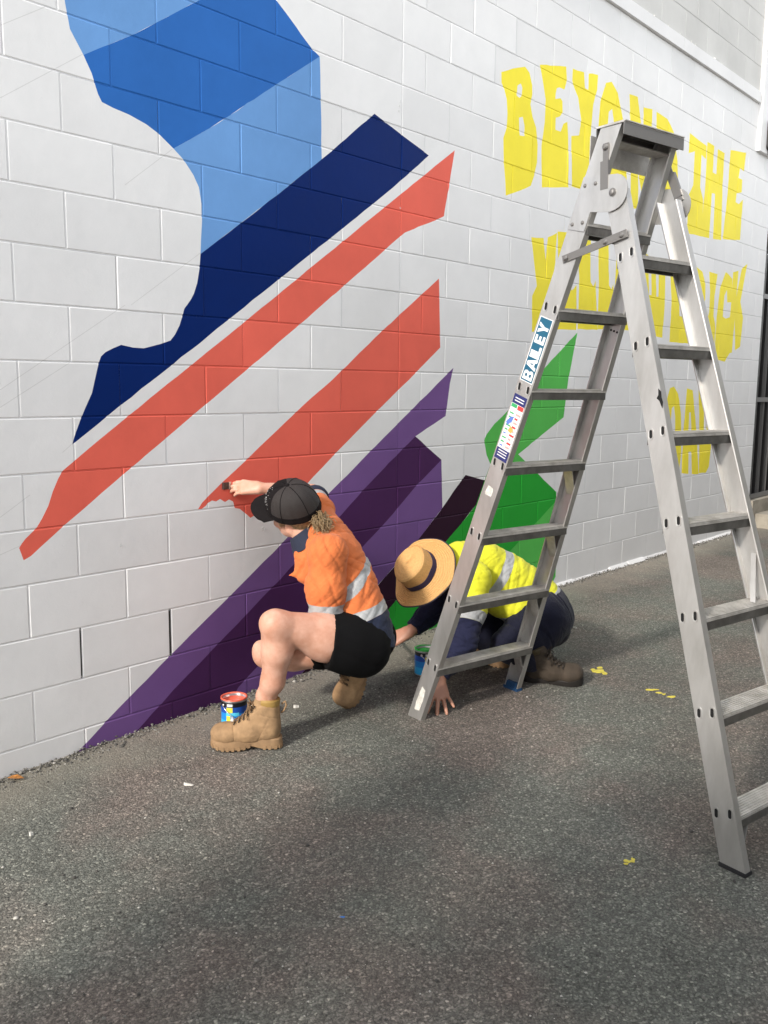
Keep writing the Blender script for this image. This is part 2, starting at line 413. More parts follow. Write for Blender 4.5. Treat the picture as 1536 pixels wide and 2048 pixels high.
# blues
shape('light_blue', [(139.6,58),(129,0),(114,-90),(300,-160),(511,-160),(511,-55),(396,2),(267,69),(166.7,110)])
shape('mid_blue', [(166.7,110),(267,69),(396,2),(511,-56),(552,0),(624,97.7),(639,113),(420,256),(347,297),(317,267),(292,248),(258,229),(225,215),(204,204),(196,187.5),(183,146)])
shape('light_blue', [(347,297),(420,256),(639,113),(639.5,117),(643,260),(643.5,319),(553.6,391),(478,449),(401,508),(402,479),(404,442),(403,408),(398,375),(387,350),(367,319)])
shape('navy', [(748.8,227.5),(857.5,311),(786,375),(684,458),(420,669),(215,832),(144.7,889),(151,866),(160.4,840.6),(171,815),(184,786),(189.6,760),(197,727.6),(202,713),(211.4,704),(226,696.6),(242.4,689.7),(266,695),(288,696.6),(321,688),(341,681),(350,669),(359,651),(364.6,633),(368,618),(381,600),(387.5,587.5),(394,567),(399,537),(401,508),(478,449),(553.6,391),(662.6,303)])
# corals
shape('coral', [(909.5,300.6),(894.7,391),(887.7,432.5),(870,441),(810,465),(793,479),(740,526),(589,658),(469,760),(382.8,833),(251.5,944.5),(129.4,1050),(62,1112),(47.4,1120.6),(38.3,1096),(43.7,1087),(51,1077.6),(73,1056),(84,1037.5),(96.6,1012),(105.7,983),(116.7,957),(125.8,941),(146,924),(255,833),(487,646),(683.7,484),(798,391)])
shape('coral', [(878,557),(880.6,695),(828,749),(750,826),(669,909),(613,969),(585,998),(548,1020),(520,1030),(508.6,1031),(501,1036),(495,1030),(488.5,1025),(480,1018),(470,1016),(466,1003),(458,999),(450,1004),(440,998),(432,1003),(424,1001),(416,1006),(411,1012),(403,1018),(395.6,1019),(404.7,1004.7),(419,990),(441,968),(488.5,924),(500,913),(604,813),(664.4,760),(761,665)])
# violets
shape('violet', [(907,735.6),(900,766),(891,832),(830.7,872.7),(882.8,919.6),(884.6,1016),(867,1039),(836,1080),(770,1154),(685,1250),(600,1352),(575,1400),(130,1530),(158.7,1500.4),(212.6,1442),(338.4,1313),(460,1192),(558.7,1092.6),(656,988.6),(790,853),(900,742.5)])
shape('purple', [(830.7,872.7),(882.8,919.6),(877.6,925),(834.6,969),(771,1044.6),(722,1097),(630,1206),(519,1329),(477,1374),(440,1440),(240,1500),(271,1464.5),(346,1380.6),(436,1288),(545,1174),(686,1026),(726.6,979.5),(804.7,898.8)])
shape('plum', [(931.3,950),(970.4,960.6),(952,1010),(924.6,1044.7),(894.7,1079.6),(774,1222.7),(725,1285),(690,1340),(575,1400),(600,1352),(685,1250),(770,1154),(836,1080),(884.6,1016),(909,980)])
# greens
shape('dark_green', [(969,962),(981,928.5),(1050,922),(1064,936),(1112.7,984),(1112,1118),(1111,1153.5),(1102,1171),(1090,1190),(700,1330),(725,1285),(774,1222.7),(894.7,1079.6),(924.6,1044.7),(952,1010)])
shape('green', [(1154.8,665),(1137,757),(1127,834.5),(1036.4,908.6),(1050,922),(981,928.5),(973.3,909.7),(968.4,881),(973,868.8),(988.8,847.7),(1014,823),(1084,741.5)])
shape('green', [(1112,1002),(1112,1118),(1111,1153.5),(1102,1171),(1080,1190),(960,1210),(960,1170),(1025,1097)])
# BEYOND THE YELLOW BRICK ROAD
z6 = lambda L: [(980+x/2.844, 100+y/2.844) for x, y in L]
z8 = lambda L: [(960+x/2.667, y/2.667) for x, y in L]
shape('yellow', z6([(65,125),(130,105),(200,95),(225,130),(240,200),(241,250),(230,310),(242,380),(262,440),(272,540),(268,640),(250,720),(232,772),(170,800),(90,828),(88,760),(78,640),(75,500),(95,440),(99,360),(95,280),(80,220),(66,185)]))
shape('white', z6([(157,202),(175,190),(184,215),(180,262),(168,272),(152,260)])); shape('white', z6([(165,385),(186,380),(196,430),(195,490),(168,486)]))
shape('yellow', z8([(320,345),(460,355),(464,430),(450,478),(425,466),(410,470),(404,500),(402,528),(430,524),(440,540),(441,600),(425,622),(404,628),(402,692),(430,702),(445,660),(466,650),(470,720),(472,1000),(330,1000),(328,780),(345,650),(350,530),(335,430)]))
shape('yellow', z8([(495,365),(555,385),(560,470),(578,480),(580,392),(630,400),(625,480),(604,560),(592,700),(588,820),(575,940),(560,1012),(490,995),(488,830),(487,725),(528,722),(540,640),(524,520),(503,470),(492,430)]))
letter('O', [(1199,158),(1243,168),(1257,416),(1193,402)])
letter('N', [(1260,184),(1304,211),(1300,432),(1262,420)])
letter('D', [(1314,224),(1352,242),(1357,442),(1308,432)])
letter('T', [(1380,266),(1413,280),(1408,474),(1371,468)])
letter('H', [(1416,284),(1449,295),(1441,480),(1402,474)])
letter('E', [(1462,300),(1492,300),(1479,480),(1446,480)])
letter('Y', [(1064,474),(1113,466),(1112,662),(1063,664)])
letter('E', [(1116,463),(1152,460),(1152,660),(1116,661)])
letter('L', [(1157,458),(1187,462),(1194,660),(1156,660)])
letter('L', [(1196,466),(1222,474),(1230,662),(1196,660)])
letter('O', [(1230,478),(1274,490),(1276,668),(1232,664)])
letter('W', [(1283,502),(1330,518),(1330,676),(1284,670)])
letter('B', [(1340,520),(1382,526),(1384,694),(1340,684)])
letter('R', [(1386,528),(1412,540),(1410,704),(1388,698)])
letter('I', [(1418,543),(1436,545),(1428,704),(1410,704)])
letter('C', [(1440,545),(1466,543),(1458,724),(1428,722)])
letter('K', [(1467,541),(1494,528),(1480,702),(1452,708)])
letter('R', [(1296,765),(1326,770),(1330,946),(1308,946)])
letter('O', [(1331,772),(1362,774),(1362,948),(1330,948)])
letter('A', [(1365,776),(1394,778),(1396,948),(1364,948)])
letter('D', [(1398,780),(1424,784),(1420,944),(1398,948)])

def inside(poly, x, z):
    r = False; j = len(poly)-1
    for i in range(len(poly)):
        (xi, zi), (xj, zj) = poly[i], poly[j]
        if (zi > z) != (zj > z) and x < (xj-xi)*(z-zi)/(zj-zi)+xi: r = not r
        j = i
    return r
MB_ = [(min(p[0] for p in P), max(p[0] for p in P), min(p[1] for p in P), max(p[1] for p in P)) for _, P in MURAL]
def colour_at(x, z, cand):
    for i in reversed(cand):
        b = MB_[i]
        if b[0] <= x <= b[1] and b[2] <= z <= b[3] and inside(MURAL[i][1], x, z): return PN.index(MURAL[i][0])
    return 0
def clip(a, b, x0, x1, z0, z1):
    t0, t1 = 0.0, 1.0; dx, dz = b[0]-a[0], b[1]-a[1]
    for p, q in ((-dx, a[0]-x0), (dx, x1-a[0]), (-dz, a[1]-z0), (dz, z1-a[1])):
        if abs(p) < 1e-12:
            if q < 0: return None
        else:
            r = q/p
            if p < 0: t0 = max(t0, r)
            else: t1 = min(t1, r)
    return None if t1-t0 < 1e-6 else ((a[0]+t0*dx, a[1]+t0*dz), (a[0]+t1*dx, a[1]+t1*dz))

# ------------------------------------------------------------------ the block wall
WALL = empty('block_wall', (5.0, 0.0, 0.0), 'long white painted concrete block wall with a stripy mural and yellow lettering', 'wall')
CJ = U0 + 4.55*0.4                      # upright movement joint, where the bond starts afresh
X_END, X_PIER, Z_TOP = 8.65, 8.22, 5.9
LEDGE0, LEDGE1 = 1.28+2.6, 1.28+2.7     # thin concrete ledge over the painted part
FLAT, BEV, DEP, DEPV = 0.0012, 0.0040, 0.0028, 0.0014
cells = []                              # x0, x1, z0, z1
def courses(r):
    """upright joints of course r (r counts down from the eye-level course)"""
    off = 0.0 if r % 2 == 0 else 0.5
    xs = [CJ]; x = U0 + (off+3)*0.4
    while x > -3.0:
        if x < CJ-0.05: xs.append(x)
        x -= 0.4
    o2 = 0.5 if r % 2 == 0 else 0.0
    x = U0 + (o2+4)*0.4
    while x < X_END-0.03:
        if x > CJ+0.05: xs.append(x)
        x += 0.4
    xs.append(X_END); return sorted(xs)
rows = [(1.28-0.2*r, 1.28-0.2*(r+1), r) for r in range(-13, 7)]
z = LEDGE1; r = -14
while z < Z_TOP: rows.append((z+0.2, z, r)); z += 0.2; r -= 1
for zt, zb, r in rows:
    xs = courses(r)
    for a, b in zip(xs[:-1], xs[1:]): cells.append((a, b, zb, zt))
# over the door the wall goes on
for zt, zb, r in rows:
    if zb >= 2.72:
        x = X_END + (0.0 if r % 2 else 0.2)
        if x > X_END: cells.append((X_END, x, zb, zt))
        while x < 11.5: cells.append((x, x+0.4, zb, zt)); x += 0.4
def shown(c):
    """rough share of the photo a block takes"""
    x, z = (c[0]+c[1])/2, (c[2]+c[3])/2
    q = np.array([x, 0, z]) - CAM; d = q@FW
    if d < .5: return 0
    px, py = 768 + F_PX*(q@RT)/d, 1024 - F_PX*(q@UPV)/d
    if px < -60 or px > 1570 or py < -40 or py > 2048 or z < -0.12: return 0
    return (c[1]-c[0])*(c[3]-c[2])*abs(CAM[1])/d**3
GAPS = [on_wall(157, 1300), on_wall(338, 1268)]         # two open weep joints
GJ = []
for i, (a, b, c, d) in enumerate(cells):
    for gx, gz_ in GAPS:
        if c < gz_ < d and abs(a-gx) < .06: cells[i] = (a+.0045, b, c, d); GJ.append((a, c, d))
        if c < gz_ < d and abs(b-gx) < .06: cells[i] = (a, b-.0045, c, d)
cells.sort(key=shown, reverse=True)
mortar_V, mortar_F, mortar_M = [], [], []
far_V, far_F, far_M = [], [], []
block_cache = {}; n_block = 0
def raw_zone(x, z): return z > LEDGE1 - 0.001
for ci, (x0, x1, z0, z1) in enumerate(cells):
    cx, cz = (x0+x1)/2, (z0+z1)/2
    rects = [(x0, x1, z0, z1), (x0+FLAT, x1-FLAT, z0+FLAT, z1-FLAT), (x0+FLAT+BEV, x1-FLAT-BEV, z0+FLAT+BEV, z1-FLAT-BEV)]
    cand = [i for i, b in enumerate(MB_) if b[0] < x1 and b[1] > x0 and b[2] < z1 and b[3] > z0]
    segs = []
    for i in cand:
        P = MURAL[i][1]
        for j in range(len(P)):
            s_ = clip(P[j-1], P[j], x0, x1, z0, z1)
            if s_: segs.append(s_)
    V2, E2 = [], []
    for a, b, c, d in rects:
        o = len(V2); V2 += [(a,c),(b,c),(b,d),(a,d)]; E2 += [(o,o+1),(o+1,o+2),(o+2,o+3),(o+3,o)]
    for a, b in segs:
        o = len(V2); V2 += [a, b]; E2.append((o, o+1))
    if segs:
        res = delaunay_2d_cdt([Vector(v) for v in V2], E2, [], 0, 1e-6)
        Vo = [(v.x, v.y) for v in res[0]]; Fo = [tuple(f) for f in res[2]]
    else:
        Vo = V2; Fo = []
        for k in (0, 4):
            for j in range(4): Fo.append((k+j, k+(j+1) % 4, k+4+(j+1) % 4, k+4+j))
        Fo.append((8,9,10,11))
    ri = rects[2]; ro = rects[1]
    def dep(x, zz):
        ex, ez = max(ri[0]-x, x-ri[1], 0.0), max(ri[2]-zz, zz-ri[3], 0.0); return max(DEPV*min(ex/BEV, 1.0), DEP*min(ez/BEV, 1.0))
    BV, BF, BM, vm = [], [], [], {}
    for f in Fo:
        mx = sum(Vo[i][0] for i in f)/len(f); mz = sum(Vo[i][1] for i in f)/len(f)
        if raw_zone(mx, mz) or x0 > X_PIER+0.5 and z0 > 3.4: col = PN.index('raw')
        elif segs or cand: col = colour_at(mx, mz, cand)
        else: col = 0
        area2 = sum(Vo[f[i-1]][0]*Vo[f[i]][1]-Vo[f[i]][0]*Vo[f[i-1]][1] for i in range(len(f)))
        if abs(area2) < 1e-11: continue
        f = f if area2 > 0 else f[::-1]
        if ro[0]-1e-9 < mx < ro[1]+1e-9 and ro[2]-1e-9 < mz < ro[3]+1e-9:
            for i in f:
                if i not in vm: vm[i] = len(BV); BV.append((Vo[i][0]-cx, dep(*Vo[i]), Vo[i][1]-cz))
            BF.append(tuple(vm[i] for i in f)); BM.append(col)
        else:
            if any(abs(mx-g[0]) < 0.07 and abs(mz-g[1]) < 0.088 for g in GAPS) and abs(mx-x0) < .01: continue
            if any(abs(mx-g[0]) < 0.07 and abs(mz-g[1]) < 0.088 for g in GAPS) and abs(mx-x1) < .01: continue
            o = len(mortar_V); mortar_V += [(Vo[i][0], dep(*Vo[i])-0.0003, Vo[i][1]) for i in f]; mortar_F.append(tuple(range(o, o+len(f)))); mortar_M.append(col)
    # the block's sides and back
    o = len(BV); a, b, c, d = ro[0]-cx, ro[1]-cx, ro[2]-cz, ro[3]-cz
    BV += [(a,DEP,c),(b,DEP,c),(b,DEP,d),(a,DEP,d),(a,.09,c),(b,.09,c),(b,.09,d),(a,.09,d)]
    for q in ((0,4,5,1),(1,5,6,2),(2,6,7,3),(3,7,4,0),(4,7,6,5)): BF.append(tuple(o+i for i in q)); BM.append(BM[0])
    if n_block < 300 and shown((x0,x1,z0,z1)) > 0:
        key = None
        if not segs: key = (round(x1-x0, 4), round(z1-z0, 4), BM[0])
        me = block_cache.get(key) if key else None
        if me is None:
            me = mesh('block', BV, BF, PM, BM)
            if key: block_cache[key] = me
        ob = D.objects.new('block', me); COL.objects.link(ob); ob.parent = WALL
        ob.location = (cx-5.0, random.gauss(0, .0004), cz); n_block += 1
        ob.rotation_euler = (random.gauss(0, .0012), 0, random.gauss(0, .0010))
    else:
        o = len(far_V); far_V += [(v[0]+cx, v[1], v[2]+cz) for v in BV]; far_F += [tuple(o+i for i in f) for f in BF]; far_M += BM
mo = link('mortar', mesh('mortar', mortar_V, mortar_F, PM, mortar_M), WALL)
fb = link('block_courses', mesh('block_courses', far_V, far_F, PM, far_M), WALL); fb['kind'] = 'stuff'
M_JOINT_CORE = mat('joint shade and wall core', (.03,.028,.026), .9)
for gx, gc, gd in GJ:
    b = MB(); b.box((gx-.0042, .0052, gc+.010), (gx+.0042, .02, gd-.010)); b.build('joint_shade', M_JOINT_CORE, WALL)  # dark fill that paints the shade inside the open weep joint
b = MB(); b.box((-3, .10, -.3), (X_END, .19, Z_TOP)); b.box((X_END, .10, 2.74), (11.5, .19, Z_TOP)); b.build('wall_core', M_JOINT_CORE, WALL)
# ledge, built in lengths, rough mortar on top
b = MB(); x = -3.0
prof_n = 0
while x < X_PIER-0.02:
    x2 = min(x + 1.2, X_PIER-0.02)
    b.box((x, -.024, LEDGE0), (x2-.003, .05, LEDGE1-.012)); x = x2
b.build('ledge', PAINT['white'], WALL)
b = MB(); x = 3.0
while x < X_PIER-.05:
    l = random.uniform(.03,.22); h = random.uniform(.004,.02)
    b.box((x, -.021+random.uniform(0,.008), LEDGE1-.0125), (x+l, .002, LEDGE1-.012+h)); x += l + random.choice([0, .01, .06])
q = b.build('mortar_smear', PAINT['raw'], WALL); q['kind'] = 'stuff'
# painted upstand at the foot of the wall on the right
b = MB(); x = 4.2; random.seed(11)
while x < X_END-.1:
    l = random.uniform(.25,.6); h = gz(x)+.016+random.uniform(-.006,.010)
    p = random.uniform(.010,.022)
    b.prism([(0,-.1),(-p*1.6,-.1),(-p*1.3,h*.8),(-p*.4,h),(0,h)], lambda a_, b_, t: (t, a_, b_), x, min(x+l, X_END-.1)); x += l
b.build('footing', PAINT['white'], WALL)
# pier by the door, above the painted courses
b = MB(); b.box((X_PIER, -.035, 3.49), (11.5, -.0005, Z_TOP)); b.build('pier', PAINT['white'], WALL)
# small old fixings painted over
b = MB()
for px, py, s_ in ((1210,172,.007),(241,1090,.006),(800,203,.004),(798,212,.004),(797,222,.004),(526,1058,.008),(800,416,.004)):
    X, Z = on_wall(px, py); b.lathe([(0,-.002),(s_*.7,-.0018),(s_,0.002)], 10, Matrix.Translation((X,0,Z)) @ Matrix.Rotation(R(90),4,'X'))
b.build('fixing', PAINT['pencil'], WALL)
print('wall', round(time.time()-T0, 1), 'blocks', n_block, 'cells', len(cells))
# ------------------------------------------------------------------ ground
def asphalt():
    m, n, b = new_mat('old asphalt'); L = n.links
    pos = N(n, 'ShaderNodeNewGeometry').outputs['Position']
    wob = N(n, 'ShaderNodeTexNoise', i_Scale=60.0, i_Detail=2.0); L.new(pos, wob.inputs['Vector'])
    wa = N(n, 'ShaderNodeVectorMath', operation='MULTIPLY_ADD'); wa.inputs[1].default_value = (.012,.012,.012); L.new(wob.outputs['Color'], wa.inputs[0]); L.new(pos, wa.inputs[2])
    v1 = N(n, 'ShaderNodeTexVoronoi', i_Scale=150.0, i_Randomness=1.0); L.new(wa.outputs[0], v1.inputs['Vector'])
    v2 = N(n, 'ShaderNodeTexVoronoi', i_Scale=280.0); L.new(wa.outputs[0], v2.inputs['Vector'])
    sp = N(n, 'ShaderNodeSeparateColor'); L.new(v1.outputs['Color'], sp.inputs[0])
    sp2 = N(n, 'ShaderNodeSeparateColor'); L.new(v2.outputs['Color'], sp2.inputs[0])
    ramp = N(n, 'ShaderNodeValToRGB'); L.new(sp.outputs[0], ramp.inputs[0])
    e = ramp.color_ramp.elements; e[0].position = 0; e[0].color = (.045,.043,.039,1); e[1].position = 1; e[1].color = (.40,.37,.33,1)
    for p_, c in ((.38,(.070,.067,.061)),(.70,(.115,.110,.101)),(.90,(.185,.175,.160)),(.975,(.25,.235,.21))):
        q = e.new(p_); q.color = (*c, 1)
    ramp2 = N(n, 'ShaderNodeValToRGB'); L.new(sp2.outputs[0], ramp2.inputs[0])
    e = ramp2.color_ramp.elements; e[0].color = (.042,.041,.038,1); e[1].color = (.18,.172,.158,1)
    mx = N(n, 'ShaderNodeMix', data_type='RGBA'); mx.inputs[0].default_value = .42; L.new(ramp.outputs[0], mx.inputs[6]); L.new(ramp2.outputs[0], mx.inputs[7])
    # tar lies dark in the gaps between the stones
    gp = N(n, 'ShaderNodeMapRange', i_From_Min=0.0, i_From_Max=0.75, i_To_Min=1.15, i_To_Max=0.64); L.new(v1.outputs['Distance'], gp.inputs[0])
    sc = N(n, 'ShaderNodeVectorMath', operation='SCALE'); L.new(mx.outputs[2], sc.inputs[0]); L.new(gp.outputs[0], sc.inputs['Scale'])
    # old patches, a little redder or greener, damp and dusty places
    big = N(n, 'ShaderNodeTexNoise', i_Scale=1.15, i_Detail=5.0, i_Roughness=.62); L.new(pos, big.inputs['Vector'])
    mb = N(n, 'ShaderNodeMapRange', i_From_Min=.42, i_From_Max=.58); L.new(big.outputs['Fac'], mb.inputs[0])
    tint = N(n, 'ShaderNodeMix', data_type='RGBA'); tint.inputs[6].default_value = (1.10,.98,.93,1); tint.inputs[7].default_value = (.92,.99,.94,1); L.new(mb.outputs[0], tint.inputs[0])
    m2 = N(n, 'ShaderNodeVectorMath', operation='MULTIPLY'); L.new(sc.outputs[0], m2.inputs[0]); L.new(tint.outputs[2], m2.inputs[1])
    dn = N(n, 'ShaderNodeTexNoise', i_Scale=.8, i_Detail=7.0, i_Roughness=.65); mp = N(n, 'ShaderNodeMapping'); mp.inputs['Location'].default_value = (4.2,1.3,0)
    L.new(pos, mp.inputs[0]); L.new(mp.outputs[0], dn.inputs['Vector'])
    dr = N(n, 'ShaderNodeMapRange', i_From_Min=.35, i_From_Max=.68, i_To_Min=.80, i_To_Max=1.25); L.new(dn.outputs['Fac'], dr.inputs[0])
    # dust blown against the foot of the wall
    sy = N(n, 'ShaderNodeSeparateXYZ'); L.new(pos, sy.inputs[0])
    wn = N(n, 'ShaderNodeTexNoise', i_Scale=5.0, i_Detail=5.0); L.new(pos, wn.inputs['Vector'])
    ya = N(n, 'ShaderNodeMath', operation='MULTIPLY_ADD', i_1=.35); L.new(wn.outputs['Fac'], ya.inputs[0]); L.new(sy.outputs['Y'], ya.inputs[2])
    yd = N(n, 'ShaderNodeMapRange', i_From_Min=-.22, i_From_Max=.16, i_To_Min=0.0, i_To_Max=.55); L.new(ya.outputs[0], yd.inputs[0])
    m3 = N(n, 'ShaderNodeVectorMath', operation='SCALE'); L.new(m2.outputs[0], m3.inputs[0]); L.new(dr.outputs[0], m3.inputs['Scale'])
    dust = N(n, 'ShaderNodeMix', data_type='RGBA'); dust.inputs[7].default_value = (.20,.18,.145,1); L.new(m3.outputs[0], dust.inputs[6]); L.new(yd.outputs[0], dust.inputs[0])
    # paler bands put into the colour for soft streaks of light on the ground
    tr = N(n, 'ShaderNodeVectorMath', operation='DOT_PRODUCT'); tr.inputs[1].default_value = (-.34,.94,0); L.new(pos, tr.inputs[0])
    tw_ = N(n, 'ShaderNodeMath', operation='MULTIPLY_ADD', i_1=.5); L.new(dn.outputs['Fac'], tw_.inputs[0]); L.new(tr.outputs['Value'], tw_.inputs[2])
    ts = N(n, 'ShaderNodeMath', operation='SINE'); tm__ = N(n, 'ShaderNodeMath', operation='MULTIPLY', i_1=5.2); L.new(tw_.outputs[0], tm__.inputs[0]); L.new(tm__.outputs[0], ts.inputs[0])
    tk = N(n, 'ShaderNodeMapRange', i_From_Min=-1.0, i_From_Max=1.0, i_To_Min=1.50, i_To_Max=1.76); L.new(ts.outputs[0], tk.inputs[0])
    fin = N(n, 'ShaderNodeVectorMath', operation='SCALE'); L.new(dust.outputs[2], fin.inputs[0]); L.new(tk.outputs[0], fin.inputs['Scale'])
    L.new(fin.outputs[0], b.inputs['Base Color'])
    b.inputs['Roughness'].default_value = .82; b.inputs['Specular IOR Level'].default_value = .35
    h = N(n, 'ShaderNodeMath', operation='MULTIPLY_ADD', i_1=-1.0); L.new(v1.outputs['Distance'], h.inputs[0])
    h2 = N(n, 'ShaderNodeMath', operation='MULTIPLY', i_1=-.5); L.new(v2.outputs['Distance'], h2.inputs[0]); L.new(h2.outputs[0], h.inputs[2])
    bp = N(n, 'ShaderNodeBump', i_Strength=.7, i_Distance=.0040); L.new(h.outputs[0], bp.inputs['Height'])
    und = N(n, 'ShaderNodeTexNoise', i_Scale=3.2, i_Detail=4.0); L.new(pos, und.inputs['Vector'])
    bp2 = N(n, 'ShaderNodeBump', i_Strength=.5, i_Distance=.03); L.new(und.outputs['Fac'], bp2.inputs['Height']); L.new(bp.outputs[0], bp2.inputs['Normal'])
    L.new(bp2.outputs[0], b.inputs['Normal'])
    return m
M_ASPH = asphalt()
xs = [-150, -20, -6, 0, 1.9, 5.05, 12, 40, 150]; ys = [-150, -20, -6, 0.06, 12, 150]
V = [(x, y, gz(x)) for x in xs for y in ys]
Fg = [(i*len(ys)+j, (i+1)*len(ys)+j, (i+1)*len(ys)+j+1, i*len(ys)+j+1) for i in range(len(xs)-1) for j in range(len(ys)-1)]
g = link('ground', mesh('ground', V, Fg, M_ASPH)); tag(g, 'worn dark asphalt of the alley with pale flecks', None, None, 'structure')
# loose stones: a ragged bank along the foot of the wall, scattered chips elsewhere
M_ST = [mat('grey stone chip', (.20,.19,.17), .85, var=.3, vscale=60, coord='World'), mat('dark stone chip', (.07,.066,.06), .85, var=.3, vscale=60, coord='World'), mat('pale stone chip', (.50,.48,.44), .8, coord='World')]
def stones(name, pts, sizes, mats, mi, parent=None):
    base = np.array([(1,0,0),(-1,0,0),(0,1,0),(0,-1,0),(0,0,1),(0,0,-1)], float); tri = np.array([(0,2,4),(2,1,4),(1,3,4),(3,0,4),(2,0,5),(1,2,5),(3,1,5),(0,3,5)])
    n = len(pts); v = base[None]*(np.asarray(sizes)[:,None,None])*RNG.uniform(.55,1.25,(n,6,1))
    a = RNG.uniform(0, 6.28, n); ca, sa = np.cos(a), np.sin(a); x = v[:,:,0]*ca[:,None]-v[:,:,1]*sa[:,None]; y = v[:,:,0]*sa[:,None]+v[:,:,1]*ca[:,None]
    v = np.stack([x, y, v[:,:,2]*.7], -1) + np.asarray(pts)[:,None]
    f = (tri[None] + (np.arange(n)*6)[:,None,None]).reshape(-1,3)
    return link(name, mesh(name, v.reshape(-1,3), f, mats, np.repeat(mi, 8)), parent)
n = 5200; x = RNG.uniform(1.0, 8.4, n)**1.0; edge = np.abs(RNG.normal(0, 1, n))
wid = .018 + .03*(.5+.5*np.interp(x, [1,2,3,4,9], [1,.7,.6,.2,.1]))
y = -edge*wid - .004; zz = np.array([gz(q) for q in x]) + np.clip(.014-.25*np.abs(y), 0, .02)*RNG.uniform(0,1,n)
sz = RNG.gamma(2.2, .0014, n) + .0016
bk = stones('gravel', np.stack([x,y,zz],1), sz, M_ST, RNG.choice([0,1,2], n, p=[.62,.36,.02])); tag(bk, 'loose grit banked along the foot of the white wall', 'gravel', None, 'stuff')
n = 2600; px = RNG.uniform(-100, 1640, n); py = RNG.uniform(1150, 2120, n)
P = np.array([on_ground(a, b_) for a, b_ in zip(px, py)]); P = P[(P[:,1] < -.08) & (P[:,0] < 8.5)]; n = len(P)
sz = RNG.gamma(1.6, .0011, n) + .0011; P[:,2] += sz*.25
bk = stones('stone_chips', P, sz, M_ST, RNG.choice([0,1,2], n, p=[.55,.33,.12])); tag(bk, 'small stone chips scattered over the dark asphalt', 'stone chips', None, 'stuff')
# things dropped and splashed on the ground
def blob_sheet(px, py, rx, ry, seed, h=.0035, n=26, rough=.5):
    c = on_ground(px, py); rr = random.Random(seed); ph = [rr.uniform(0, 6.28) for _ in range(5)]
    ring = []
    for i in range(n):
        t = 2*math.pi*i/n; k = 1 + rough*(.5*math.sin(2*t+ph[0]) + .35*math.sin(3*t+ph[1]) + .3*math.sin(5*t+ph[2]) + .25*math.sin(9*t+ph[3]))*.6
        ring.append((rx*k*math.cos(t), ry*k*math.sin(t)))
    a = math.atan2(RT[1], RT[0]); ca, sa = math.cos(a), math.sin(a)
    return c, [(c[0]+u*ca-v*sa, c[1]+u*sa+v*ca) for u, v in ring], h
M_SPL = mat('dried yellow paint', (.62,.53,.07), .6, bump=(90,.6,.003), var=.12, vscale=40, coord='World')
def splash(label, items, group=None):
    mb = MB()
    for it in items:
        c, ring, h = blob_sheet(*it)
        mb.prism(ring, lambda a_, b_, t: (a_, b_, gz(a_)+t), -.002, h)
    o = mb.build('paint_splash', M_SPL); tag(o, label, 'paint splash', 'yellow paint marks on the asphalt')
splash('thick yellow paint splash on the asphalt right of the kneeling man\'s boot', [(1197,1343,.026,.024,1),(1186,1340,.010,.012,2),(1209,1347,.010,.02,3),(1200,1336,.012,.012,14)])
splash('thin yellow paint streak on the asphalt between the splash and the right ladder rail', [(1303,1380,.022,.009,4,.003,20,.9),(1318,1386,.013,.006,5,.003,20,.9),(1343,1394,.020,.007,6,.003,20,.9),(1328,1389,.008,.006,15,.003,14,.9)])
splash('faint yellow paint spot on the asphalt left of the right ladder foot', [(1258,1723,.012,.008,7,.002,22,1.2),(1252,1728,.006,.005,8,.002),(1266,1719,.005,.007,9,.002)])
M_CHIP = mat('white paint flake', (.70,.68,.63), .7); M_LEAF = mat('dry orange leaf', (.42,.17,.035), .6, var=.3, vscale=60, coord='World'); M_BLUE = mat('blue paint drop', (.03,.16,.5), .4)
def flake(name, label, cat, px, py, rx, ry, m, seed, h=.004):
    c, ring, h = blob_sheet(px, py, rx, ry, seed, h, 14, .8); mb = MB(); mb.prism(ring, lambda a_, b_, t: (a_, b_, gz(a_)+t*(1+2.5*math.sin(40*a_+seed))), -.001, h)
    tag(mb.build(name, m), label, cat, 'paint flakes on the asphalt' if cat == 'paint flake' else None)
flake('paint_flake', 'white flake of paint on the asphalt, left of the woman\'s front boot', 'paint flake', 379, 1570, .014, .008, M_CHIP, 21)
flake('paint_flake', 'white flake on the asphalt between the woman\'s two boots', 'paint flake', 592, 1415, .012, .006, M_CHIP, 22)
flake('paint_flake', 'small white flake on the asphalt near the bottom left of the photo', 'paint flake', 62, 1671, .006, .004, M_CHIP, 23)
flake('paint_flake', 'white flake on the asphalt right of the kneeling man, below the wall', 'paint flake', 1150, 1255, .012, .012, M_CHIP, 24)
flake('paint_drop', 'tiny bright blue drop of paint on the open asphalt', 'paint drop', 685, 1834, .006, .004, M_BLUE, 25, .0015)
c = on_ground(32, 1562); mb = MB()
a = math.atan2(RT[1], RT[0])
lf = [(-.030,0),(-.018,.010),(0,.015),(.016,.009),(.030,0),(.016,-.009),(0,-.013),(-.018,-.009)]
mb.prism(lf, lambda u, v, t: (c[0]+u*math.cos(a)-v*math.sin(a), c[1]+u*math.sin(a)+v*math.cos(a), c[2]+.004+.9*abs(v)+8*u*u+t), 0, .0008)
o = mb.build('fallen_leaf', M_LEAF); tag(o, 'curled orange dry leaf lying against the foot of the wall', 'leaf')

